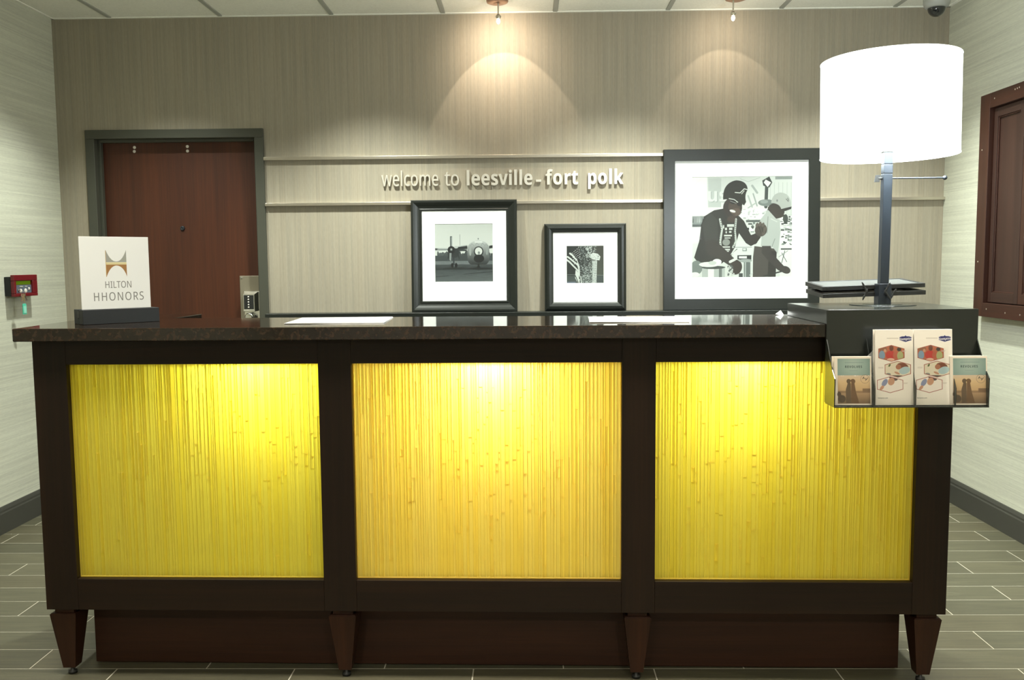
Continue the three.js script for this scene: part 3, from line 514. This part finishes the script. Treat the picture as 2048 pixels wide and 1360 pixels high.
{
  const el = (c, col, x, y, a, b, r = 0) => { c.fillStyle = col; c.beginPath(); c.ellipse(x, y, a, b, r, 0, 7); c.fill(); };
  const bar = (c, col, x, y, w, h) => { c.fillStyle = col; c.fillRect(x, y, w, h); };
  const poly = (c, col, ...p) => { c.fillStyle = col; c.beginPath(); p.forEach(([x, y], i) => (i ? c.lineTo(x, y) : c.moveTo(x, y))); c.closePath(); c.fill(); };
  const line = (c, col, w, ...p) => { c.strokeStyle = col; c.lineWidth = w; c.lineCap = 'round'; c.lineJoin = 'round'; c.beginPath(); p.forEach(([x, y], i) => (i ? c.lineTo(x, y) : c.moveTo(x, y))); c.stroke(); };
  const grad = (c, y0, y1, a, b) => { const g = c.createLinearGradient(0, y0, 0, y1); g.addColorStop(0, a); g.addColorStop(1, b); return g; };
  const plane = canvasTex(512, 512, (c) => {
    c.scale(0.512, 0.512);
    c.fillStyle = grad(c, 0, 480, '#d3d8d4', '#e4e8e4'); c.fillRect(0, 0, 1000, 640);
    for (let i = 0; i < 120; i++) el(c, ['#4d5556', '#3a4244', '#5a6263'][i % 3], rr(0, 1000), rr(510, 560), rr(8, 30), rr(14, 50)); bar(c, '#434b4d', 0, 545, 1000, 100);
    bar(c, '#788082', 0, 640, 1000, 60); c.fillStyle = grad(c, 700, 800, '#4a5254', '#262c2e'); c.fillRect(0, 700, 1000, 100); c.fillStyle = grad(c, 790, 1000, '#454d4f', '#687072'); c.fillRect(0, 790, 1000, 210);
    for (let i = 0; i < 500; i++) bar(c, rnd() < 0.5 ? 'rgba(30,36,38,.25)' : 'rgba(150,158,158,.18)', rr(0, 1000), rr(650, 1000), rr(20, 120), 3);
    line(c, '#20272a', 9, [0, 912], [225, 897]); line(c, '#20272a', 9, [500, 868], [1000, 828]);
    poly(c, '#8f9797', [0, 415], [230, 418], [240, 455], [0, 455]); line(c, '#d9dddb', 5, [60, 425], [220, 425]); el(c, '#2a3032', 20, 432, 22, 12);
    line(c, '#596163', 5, [433, 180], [433, 370]);
    poly(c, '#22282a', [375, 400], [560, 372], [560, 432], [375, 440]); poly(c, '#b9c0be', [380, 385], [560, 362], [560, 378], [380, 402]); poly(c, '#3a4244', [400, 430], [560, 440], [540, 470], [400, 470]);
    bar(c, '#8c9494', 262, 210, 36, 190); bar(c, '#3b4345', 262, 210, 10, 190); bar(c, '#5b6365', 262, 210, 36, 14);
    el(c, '#2c3335', 340, 490, 80, 95); el(c, '#c5cbc9', 365, 400, 36, 22); el(c, '#181d1f', 282, 447, 64, 66); el(c, '#7b8385', 282, 440, 22, 24); el(c, '#cfd4d2', 282, 436, 10, 12);
    poly(c, '#9aa2a1', [250, 500], [285, 500], [275, 640], [250, 620]); line(c, '#23292b', 16, [240, 510], [225, 590]); line(c, '#23292b', 14, [400, 520], [418, 600]);
    line(c, '#30373a', 24, [320, 560], [325, 720]); el(c, '#15191b', 296, 715, 22, 42); el(c, '#15191b', 362, 715, 24, 42); el(c, '#6f7779', 330, 720, 9, 16);
    c.fillStyle = grad(c, 280, 720, '#d5dad8', '#262c2e'); c.beginPath(); c.moveTo(562, 400); c.quadraticCurveTo(600, 320, 680, 300); c.quadraticCurveTo(755, 270, 830, 300); c.quadraticCurveTo(910, 320, 940, 400); c.lineTo(945, 600); c.quadraticCurveTo(925, 705, 860, 705); c.lineTo(640, 705); c.quadraticCurveTo(570, 700, 560, 590); c.closePath(); c.fill();
    for (const [x, y, w] of [[615, 340, 60], [700, 330, 60], [800, 335, 60], [862, 350, 50]]) { line(c, '#7d8587', 5, [x, y + 40], [x + w * 0.4, y], [x + w, y + 36]); }
    el(c, '#a9b0ae', 610, 470, 20, 80); el(c, '#9aa2a0', 900, 470, 20, 70); bar(c, '#e6e9e7', 690, 300, 130, 26); el(c, '#5c6466', 750, 258, 9, 14);
    el(c, '#2b3133', 755, 478, 84, 90); el(c, '#e3e7e4', 755, 474, 64, 68); el(c, '#8e9695', 760, 500, 20, 24); el(c, '#1b2022', 760, 600, 90, 70);
    poly(c, '#22282a', [940, 380], [1000, 372], [1000, 420], [940, 430]); bar(c, '#e9ece9', 950, 440, 50, 70); line(c, '#1b2022', 30, [752, 700], [752, 745]); el(c, '#15191b', 752, 765, 34, 36);
    el(c, '#22282a', 780, 775, 200, 20); el(c, '#272d2f', 320, 772, 190, 16);
  });
  const flag = canvasTex(512, 512, (c) => {
    c.scale(0.512, 0.512); bar(c, '#1d2725', 0, 0, 1000, 1000); c.fillStyle = grad(c, 0, 700, '#3c3c34', '#4b5147'); c.fillRect(620, 0, 380, 1000); bar(c, '#47514f', 0, 800, 1000, 200); line(c, '#8f9a97', 10, [0, 770], [1000, 790]); bar(c, '#6d7888', 0, 960, 240, 40);
    for (let i = 0; i < 1500; i++) { const x = rr(330, 800), y = rr(0, 1000); el(c, rnd() < 0.5 ? '#1b211f' : ['#8d9895', '#c8d0cc', '#5b6663'][i % 3], x, y, rr(4, 16), rr(4, 14), rr(0, 3)); }
    for (let i = 0; i < 260; i++) el(c, ['#9da8a4', '#d5dcd8', '#6b7673'][i % 3], rr(420, 720), rr(560, 1000), rr(5, 16), rr(4, 10), rr(0, 3));
    poly(c, '#c9d0cc', [690, 400], [825, 390], [805, 1000], [690, 1000]); for (let y = 420; y < 1000; y += 62) line(c, '#7c8784', 6, [692, y], [812, y + 6]); for (let i = 0; i < 120; i++) el(c, rnd() < 0.5 ? '#8e9996' : '#e6ebe8', rr(695, 800), rr(400, 1000), rr(4, 12), rr(3, 8));
    poly(c, '#dfe5e1', [640, 230], [720, 180], [850, 215], [915, 290], [890, 390], [760, 375], [650, 330]); for (let i = 0; i < 70; i++) el(c, rnd() < 0.5 ? '#97a29f' : '#f2f5f3', rr(670, 880), rr(220, 370), rr(4, 14), rr(3, 9)); el(c, '#39423f', 855, 285, 16, 12);
    for (let i = 0; i < 60; i++) el(c, '#ccd4d0', rr(520, 680), rr(0, 320), rr(5, 20), rr(5, 18));
    poly(c, '#151c1b', [270, 0], [345, 60], [340, 470], [250, 400], [110, 210]);
    const s = [['#e4eae6', 90, 200, 265, 380], ['#1a2120', 62, 240, 255, 420], ['#e0e6e2', 25, 290, 250, 470], ['#1a2120', 5, 330, 265, 540], ['#dfe5e1', 0, 370, 330, 690], ['#1a2120', 0, 430, 235, 650]];
    s.forEach(([col, x, y, x2, y2]) => line(c, col, 46, [x, y], [x + 70, y + 50], [(x + x2) / 2 + 20, (y + y2) / 2 + 15], [x2, y2], [340, y2 + 220]));
    poly(c, '#e4eae6', [238, 640], [320, 720], [345, 1000], [300, 1000], [225, 860]); line(c, '#1a2120', 20, [235, 800], [310, 990]); line(c, '#e4eae6', 34, [290, 470], [335, 640], [338, 780]); line(c, '#dfe5e1', 26, [380, 820], [400, 1000]); line(c, '#454f4c', 12, [360, 470], [365, 1000]);
    for (let i = 0; i < 26; i++) el(c, '#f0f4f1', 150 + (i % 5) * 42 + (i % 2) * 8 + Math.floor(i / 5) * 10, 190 - (i % 5) * 36 + Math.floor(i / 5) * 58, 11, 11);
  });
  const men = canvasTex(1024, 1024, (c) => {
    c.scale(1.024, 1.024); bar(c, '#dfe4e0', 0, 0, 1000, 1000); c.fillStyle = grad(c, 0, 400, '#d3d9d6', '#eef1ee'); c.fillRect(150, 0, 850, 420); bar(c, '#f4f6f4', 0, 0, 150, 380); bar(c, '#c3cac7', 160, 10, 130, 290); poly(c, '#d7dcd9', [760, 60], [1000, 40], [1000, 420], [760, 420]); for (let x = 780; x < 1000; x += 42) line(c, '#b4bcb9', 4, [x, 60], [x, 400]); bar(c, '#8f9895', 830, 0, 170, 30);
    c.fillStyle = '#a9b1ae'; c.font = 'bold 190px sans-serif'; c.fillText('us', 152, 250); c.fillStyle = '#e3e8e5'; c.fillText('us', 144, 244);
    line(c, '#aab3b0', 22, [600, 90], [650, 160]); line(c, '#b3bbb8', 16, [560, 190], [600, 300]); line(c, '#a6afac', 14, [610, 170], [650, 290]); line(c, '#b3bbb8', 12, [640, 260], [560, 310]); line(c, '#9aa3a0', 3, [480, 20], [560, 50], [680, 10]);
    line(c, '#3f4846', 34, [745, 90], [738, 300]); poly(c, '#303836', [700, 40], [770, 0], [800, 60], [770, 110], [710, 90]); poly(c, '#eef1ef', [735, 30], [790, 60], [755, 105], [715, 60]); el(c, '#7b8582', 740, 260, 80, 34); el(c, '#98a29f', 720, 250, 40, 18);
    bar(c, '#eef2ef', 480, 320, 300, 90); for (let i = 0; i < 40; i++) bar(c, ['#a8b1ae', '#cdd4d1'][i % 2], rr(480, 760), rr(320, 430), rr(6, 30), rr(4, 16)); bar(c, '#5a6361', 540, 430, 200, 22); for (let i = 0; i < 26; i++) bar(c, ['#333b39', '#7d8784', '#eef1ef'][i % 3], rr(540, 720), rr(450, 560), rr(10, 40), rr(10, 30));
    bar(c, '#7d8885', 0, 400, 110, 80); for (let i = 0; i < 30; i++) line(c, i % 2 ? '#2d3533' : '#c4ccc9', 5, [i * 4, 390], [i * 4 + rr(-4, 4), 450]); bar(c, '#3d4745', 0, 470, 100, 24); bar(c, '#e6ebe8', 0, 500, 120, 160);
    bar(c, '#e3e8e5', 420, 640, 220, 360); line(c, '#6a7371', 4, [420, 700], [600, 700]); bar(c, '#7c8683', 505, 710, 44, 30); bar(c, '#dce2df', 510, 714, 30, 18); bar(c, '#252c2a', 455, 780, 140, 44); bar(c, '#eef1ef', 470, 790, 80, 22);
    bar(c, '#eff2f0', 880, 380, 120, 620); for (let i = 0; i < 70; i++) bar(c, ['#2f3836', '#79837f', '#c5ccc9'][i % 3], rr(880, 990), rr(380, 680), rr(8, 46), rr(5, 16)); el(c, '#39423f', 935, 420, 26, 44); bar(c, '#39423f', 890, 715, 110, 14); line(c, '#56605d', 7, [930, 740], [900, 860]); line(c, '#56605d', 6, [900, 760], [950, 850]); line(c, '#7d8784', 5, [870, 800], [960, 740]);
    // the man on the right: pale cap, pale shirt, dark trousers
    poly(c, '#4d4a45', [625, 690], [850, 720], [840, 1000], [610, 1000], [612, 800]); poly(c, '#2d2c29', [770, 740], [850, 740], [840, 1000], [760, 1000]);
    el(c, '#35312d', 840, 340, 86, 74, 0.3); poly(c, '#3a3530', [760, 300], [830, 300], [905, 350], [925, 390], [890, 410], [845, 420], [775, 400], [755, 350]);
    poly(c, '#bcc3bf', [760, 330], [690, 420], [665, 470], [700, 540], [690, 690], [800, 690], [860, 770], [885, 560], [880, 430], [840, 418]); line(c, '#9aa29e', 10, [760, 400], [750, 560]); line(c, '#8f9894', 7, [830, 620], [800, 700]); line(c, '#d8deda', 8, [790, 420], [850, 450]);
    poly(c, '#3b3835', [700, 690], [790, 690], [800, 760], [930, 900], [920, 960], [860, 930], [760, 830], [700, 760]); el(c, '#3b3835', 940, 930, 50, 36, 0.4);
    c.fillStyle = '#b4bab5'; c.beginPath(); c.moveTo(790, 262); c.quadraticCurveTo(800, 170, 880, 160); c.quadraticCurveTo(970, 165, 985, 250); c.lineTo(995, 310); c.quadraticCurveTo(950, 350, 890, 325); c.quadraticCurveTo(880, 270, 790, 262); c.fill(); line(c, '#565c58', 6, [940, 225], [962, 250]); line(c, '#565c58', 6, [955, 215], [965, 240]); poly(c, '#262524', [890, 325], [995, 300], [990, 325], [930, 345]); el(c, '#83898a', 850, 240, 8, 12);
    // the man on the left: dark hat, glasses, dark shirt with lettered apron
    poly(c, '#2c2d28', [20, 800], [70, 640], [92, 470], [120, 390], [220, 330], [310, 315], [450, 370], [520, 440], [590, 580], [650, 560], [690, 585], [650, 660], [590, 690], [540, 660], [470, 560], [430, 700], [370, 800], [300, 860], [60, 850]);
    poly(c, '#3a3c36', [100, 470], [130, 640], [260, 640], [255, 430], [180, 350]); poly(c, '#24251f', [300, 480], [400, 480], [395, 760], [320, 760]);
    el(c, '#332c27', 405, 305, 95, 100, 0.1); el(c, '#4a3f37', 420, 300, 60, 66); el(c, '#5e5046', 440, 350, 50, 40); el(c, '#463a32', 400, 420, 50, 34);
    c.fillStyle = '#24251f'; c.beginPath(); c.moveTo(310, 225); c.quadraticCurveTo(300, 60, 440, 35); c.quadraticCurveTo(550, 40, 555, 130); c.quadraticCurveTo(520, 180, 540, 250); c.lineTo(520, 285); c.quadraticCurveTo(420, 210, 310, 225); c.fill();
    line(c, '#dde1dc', 9, [430, 155], [480, 160], [520, 120], [550, 128]); line(c, '#dde1dc', 7, [495, 170], [520, 140]); line(c, '#cfd4cf', 9, [370, 215], [420, 225], [465, 260], [500, 270]); el(c, '#1b1a18', 410, 250, 34, 20, 0.2); el(c, '#1b1a18', 475, 272, 28, 20, 0.2); line(c, '#b8bdb8', 4, [380, 240], [440, 262]);
    el(c, '#e4e5df', 405, 340, 30, 13, 0.25); line(c, '#f5f5f1', 8, [382, 332], [428, 350]); line(c, '#2a2320', 5, [365, 320], [385, 370], [430, 378]);
    line(c, '#c9cfca', 20, [278, 420], [300, 520], [282, 640], [290, 740]); line(c, '#c9cfca', 18, [440, 420], [430, 540], [440, 640], [410, 700]); for (let i = 0; i < 14; i++) { el(c, '#4c504b', 284 + Math.sin(i * 0.6) * 8, 430 + i * 23, 5, 5); el(c, '#4c504b', 438 - i * 1.5, 430 + i * 20, 5, 5); }
    for (const [x, y, w, h] of [[308, 478, 14, 34], [350, 470, 70, 26], [330, 505, 20, 24], [370, 505, 34, 22], [335, 540, 14, 20], [370, 538, 24, 18], [320, 575, 80, 16], [325, 602, 60, 10], [300, 690, 80, 14], [310, 715, 70, 16], [330, 735, 40, 10]]) bar(c, '#d5dad5', x, y, w, h); el(c, '#8d938d', 342, 650, 38, 34);
    poly(c, '#35322d', [120, 640], [220, 620], [300, 690], [400, 790], [470, 850], [440, 900], [370, 880], [250, 800], [150, 760]); el(c, '#3a332d', 440, 900, 62, 74, 0.2); line(c, '#e6eae6', 26, [382, 845], [428, 822]); line(c, '#24251f', 9, [390, 780], [450, 720]); line(c, '#e6eae6', 8, [398, 770], [452, 726]);
    poly(c, '#2f2b27', [560, 600], [640, 560], [690, 600], [640, 670], [585, 680]); el(c, '#4a443e', 690, 530, 60, 66, 0.3); for (const [x, y] of [[650, 480], [680, 470], [710, 480], [730, 520], [715, 560]]) el(c, '#5f5850', x, y, 14, 24, 0.3); line(c, '#24211e', 5, [670, 500], [690, 560]); line(c, '#24211e', 5, [700, 500], [712, 556]);
    // pots in front
    el(c, '#7a8480', 45, 900, 60, 70); el(c, '#edf1ee', 30, 970, 44, 24); bar(c, '#b9c1bd', 100, 910, 230, 90); bar(c, '#eef1ef', 160, 915, 60, 85); bar(c, '#6d7673', 270, 910, 30, 90); el(c, '#3e4745', 215, 900, 120, 16); el(c, '#e9edea', 170, 870, 100, 26); el(c, '#f4f6f4', 250, 845, 46, 30); el(c, '#cdd4d0', 205, 855, 40, 20);
    el(c, '#a3ada9', 535, 835, 66, 18); bar(c, '#6a7471', 520, 850, 66, 150); bar(c, '#b4bdb9', 530, 850, 12, 150); line(c, '#d5dbd8', 8, [580, 980], [610, 960]); line(c, '#2c312f', 14, [720, 990], [900, 945]); bar(c, '#444c4a', 470, 960, 40, 40); for (let i = 0; i < 20; i++) el(c, ['#c9d0cc', '#565f5c'][i % 2], rr(360, 420), rr(870, 1000), 8, 12);
  });
  const scoop = [[0, 0], [0, 0.03], [0.004, 0.034], [0.012, 0.034], [0.022, 0.030], [0.034, 0.024], [0.044, 0.021], [0.048, 0.024], [0.054, 0.024], [0.058, 0.018]];
  const scaleP = (p, w) => p.map(([i, f]) => [i * w / 0.058, f]);
  pictureFrame('medium black framed photo of a propeller airplane, leftmost on the ledge', -0.679, -0.0615, 1.751, [-0.615, -0.125, 1.168, 1.689], [-0.541, -0.204, 1.276, 1.612], scaleP(scoop, 0.064), plane, 0.05);
  pictureFrame('smallest black framed photo, of a striped flag and stone pillar', 0.098, 0.573, 1.608, [0.150, 0.522, 1.155, 1.553], [0.2275, 0.442, 1.262, 1.478], scaleP([[0, 0], [0, 0.02], [0.006, 0.024], [0.016, 0.034], [0.03, 0.036], [0.044, 0.032], [0.05, 0.026], [0.058, 0.02]], 0.052), flag, 0.055);
  pictureFrame('largest black framed photo, of two men cooking, behind the lamp', 0.787, 1.6865, 2.026, [0.852, 1.628, 1.159, 1.966], [0.954, 1.529, 1.289, 1.868], [[0, 0], [0, 0.032], [0.002, 0.034], [0.0635, 0.034], [0.065, 0.032], [0.065, 0.02]], men, 0.04);
}

// ---------------------------------------------------------------- raised lettering on the back wall
{
  const load = async (n) => new FontLoader().loadAsync('fonts/droid/droid_sans_' + n + '.typeface.json');
  const fonts = { regular: await load('regular'), bold: await load('bold') };
  const t = thing('wall_lettering', 'raised metal welcome lettering mounted between the two wall rails', 'lettering', [0, 1.836, ZB]);
  const word = (txt, x0, x1, face, size) => {
    const f = fonts[face], sc = size / f.data.resolution, parts = [...txt].map((ch) => {
      const shapes = f.generateShapes(ch, size), g = new THREE.ExtrudeGeometry(shapes, { depth: 0.011, bevelEnabled: true, bevelThickness: 0.0008, bevelSize: 0.0008, bevelSegments: 1, curveSegments: 6 });
      g.computeBoundingBox(); return { g, ha: f.data.glyphs[ch].ha * sc };
    });
    const first = parts[0].g.boundingBox.min.x, last = parts[parts.length - 1], sum = parts.slice(0, -1).reduce((s, p) => s + p.ha, 0);
    const natural = last.g.boundingBox.max.x - first + sum, k = Math.min(1, (x1 - x0) / natural), gap = (x1 - x0 - natural * k) / (parts.length - 1);
    let x = x0 - first * k;
    for (const p of parts) { p.g.scale(k, 1, 1); const m = mesh(p.g, M.brushed, 'letter', t); m.position.set(x, 0, 0.006); x += p.ha * k + gap; }
  };
  word('welcome', -0.85, -0.517, 'regular', 0.084); word('to', -0.481, -0.397, 'regular', 0.084);
  word('leesville', -0.352, 0.031, 'bold', 0.083); word('fort', 0.106, 0.296, 'bold', 0.083); word('polk', 0.353, 0.559, 'bold', 0.083);
  mesh(bx(0.051, 0.082, 0.016, 0.028, 0.006, 0.018, 0.001), M.brushed, 'dash', t);
}

// ---------------------------------------------------------------- left wall: alarm panel and keys
{
  const z0 = -4.84, z1 = -4.618, y0 = 1.228, y1 = 1.343, t = thing('alarm_panel', 'red alarm control panel with a green display on the left wall', 'alarm panel', [XL, 0, 0]);
  mesh(bx(0, 0.036, y0 + 0.003, y1 - 0.01, z0 + 0.01, z1, 0.003), M.blackMatte, 'back_box', t);
  const red = std({ color: lin(0.17, 0.009, 0.014), roughness: 0.4 });
  const zl = -4.638, zr = -4.795, yb = 1.245, yt = 1.312;
  mesh(merge([bx(0.034, 0.054, yt, y1, z0, z1, 0.003), bx(0.034, 0.054, y0, yb, z0, z1, 0.003), bx(0.034, 0.054, yb, yt, z0, zr, 0.003), bx(0.034, 0.054, yb, yt, zl, z1, 0.003), bx(0.034, 0.04, yb, yt, zr, zl, 0.001)]), red, 'front_cover', t);
  mesh(bx(0.04, 0.044, 1.291, 1.310, zr + 0.006, zl - 0.006, 0.001), std({ color: lin(0.13, 0.22, 0.01), roughness: 0.3, emissive: lin(0.1, 0.2, 0.0), emissiveIntensity: 0.35 }), 'screen', t);
  mesh(bx(0.04, 0.045, yb + 0.001, 1.289, zr + 0.002, zl - 0.002, 0.001), std({ color: lin(0.12, 0.15, 0.19), roughness: 0.5 }), 'keypad', t);
  for (const [z, y, a] of [[-4.69, 1.258, 0.011], [-4.735, 1.258, 0.012], [-4.768, 1.268, 0.007]]) { const b = mesh(lathe([[0, 0.004], [a * 0.8, 0.004], [a, 0.001], [a, 0], [0, 0]], 24), M.cream, 'key_button', t); b.rotation.z = -Math.PI / 2; b.position.set(0.045, y, z); }
  for (const [z, w] of [[-4.695, 0.03], [-4.742, 0.02]]) mesh(bx(0.045, 0.047, 1.277, 1.284, z - w / 2, z + w / 2, 0.0006), M.plasticGrey, 'label_strip', t);
  { const b = mesh(lathe([[0, 0.008], [0.006, 0.008], [0.008, 0], [0, 0]], 20), M.chrome, 'key_switch', t); b.rotation.z = -Math.PI / 2; b.position.set(0.045, 1.262, -4.668); }
  // keys hang in the panel's switch
  const k = thing('key_bunch', 'bunch of small keys with a turquoise tag hanging from the alarm panel', 'keys', [XL + 0.068, 1.246, -4.672]);
  const ring = mesh(new THREE.TorusGeometry(0.01, 0.0011, 8, 28), M.chrome, 'ring', k); ring.rotation.y = 0.6;
  const keyShape = new THREE.Shape(); keyShape.absarc(0, 0, 0.009, 0, Math.PI * 2); const hole = new THREE.Path(); hole.absarc(0, 0.003, 0.0028, 0, Math.PI * 2); keyShape.holes.push(hole);
  const keyG = merge([new THREE.ExtrudeGeometry(keyShape, { depth: 0.0018, bevelEnabled: false }), new THREE.ExtrudeGeometry(new THREE.Shape([[-0.0035, -0.007], [0.0035, -0.007], [0.0035, -0.03], [0.001, -0.034], [-0.0035, -0.03], [-0.002, -0.024], [-0.0035, -0.02]].map((p) => new THREE.Vector2(...p))), { depth: 0.0018, bevelEnabled: false })]);
  for (const [mat, rz, ry, y, z] of [[M.brass, 0.12, 1.1, -0.012, 0.002], [M.chrome, 0.5, 1.35, -0.01, -0.008], [M.copper, -0.25, 1.2, -0.012, 0.01]]) { const m = mesh(keyG, mat, 'key', k); m.position.set(0, y, z); m.rotation.set(0, ry, 0); m.rotateZ(rz); }
  const s = new THREE.Shape(); s.moveTo(-0.011, 0); s.lineTo(-0.007, 0.006); s.lineTo(0.007, 0.006); s.lineTo(0.011, 0); s.lineTo(0.011, -0.05); s.lineTo(-0.011, -0.05);
  const tg = mesh(new THREE.ExtrudeGeometry(s, { depth: 0.003, bevelEnabled: true, bevelSize: 0.0008, bevelThickness: 0.0008, bevelSegments: 1 }), std({ color: lin(0.1, 0.6, 0.42), roughness: 0.4 }), 'tag', k, 'turquoise plastic key tag'); tg.position.set(0, -0.062, -0.002); tg.rotation.y = 1.25;
  mesh(bx(-0.0085, 0.0085, -0.044, -0.006, 0.003, 0.0045, 0.0004), std({ color: lin(0.3, 0.74, 0.58), roughness: 0.5 }), 'tag_paper', k).position.set(0.001, -0.062, -0.002); k.children[k.children.length - 1].rotation.y = 1.25;
}

// ---------------------------------------------------------------- right wall: wooden cabinet
{
  const z0 = -4.742, z1 = -3.42, y0 = 1.086, y1 = 2.225, f = 0.052, t = thing('wall_cabinet', 'dark reddish wooden framed cabinet with panelled doors on the right wall', 'cabinet', [XR, 0, 0]);
  mesh(bx(-f, 0, y0, y1, z0, z0 + 0.095, 0.002), M.mahogany, 'side_frame', t); mesh(bx(-f, 0, y0, y1, z1 - 0.095, z1, 0.002), M.mahogany, 'side_frame', t);
  mesh(bx(-f, 0, y1 - 0.076, y1, z0 + 0.095, z1 - 0.095, 0.002, 'z'), M.mahogany, 'top_frame', t);
  mesh(bx(-f, 0, y0, y0 + 0.071, z0 + 0.095, z1 - 0.095, 0.002, 'z'), M.mahogany, 'bottom_frame', t);
  mesh(bx(-0.008, -0.002, y0 + 0.071, y1 - 0.076, z0 + 0.095, z1 - 0.095, 0.0005), M.mahoganyDark, 'back_board', t);
  const a = z0 + 0.1, b = z1 - 0.1, n = 4, w = (b - a) / n, lo = y0 + 0.076, hi = y1 - 0.08;
  for (let i = 0; i < n; i++) {
    const p = a + i * w + 0.002, q = a + (i + 1) * w - 0.002, s = 0.034;
    const d = mesh(merge([bx(-0.03, -0.009, lo, hi, p, p + s, 0.0015), bx(-0.03, -0.009, lo, hi, q - s, q, 0.0015), bx(-0.03, -0.009, hi - 0.045, hi, p + s, q - s, 0.0015, 'z'), bx(-0.03, -0.009, lo, lo + 0.05, p + s, q - s, 0.0015, 'z')]), i === 1 ? M.mahogany : M.mahoganyDark, 'door', t);
    mesh(bx(-0.018, -0.01, lo + 0.05, hi - 0.045, p + s, q - s, 0.0005), M.mahoganyDark, 'panel', d);
    mesh(merge([bx(-0.026, -0.018, lo + 0.05, lo + 0.056, p + s, q - s, 0.002), bx(-0.026, -0.018, hi - 0.051, hi - 0.045, p + s, q - s, 0.002), bx(-0.026, -0.018, lo + 0.056, hi - 0.051, p + s, p + s + 0.006, 0.002), bx(-0.026, -0.018, lo + 0.056, hi - 0.051, q - s - 0.006, q - s, 0.002)]), M.mahogany, 'bead', d);
  }
  for (const [z, y] of [[-4.604, 2.191], [-4.415, 2.2], [-4.396, 2.201], [-4.378, 2.202], [-4.71, 1.947], [-4.71, 1.37], [-4.606, 1.127], [-4.425, 1.117], [-4.292, 1.115]]) { const s = mesh(lathe([[0, 0.0012], [0.003, 0.001], [0.0042, 0], [0, 0]], 14), M.brushed, 'screw_cap', t); s.rotation.z = Math.PI / 2; s.position.set(-f, y, z); }
}

renderer.render(scene, camera);
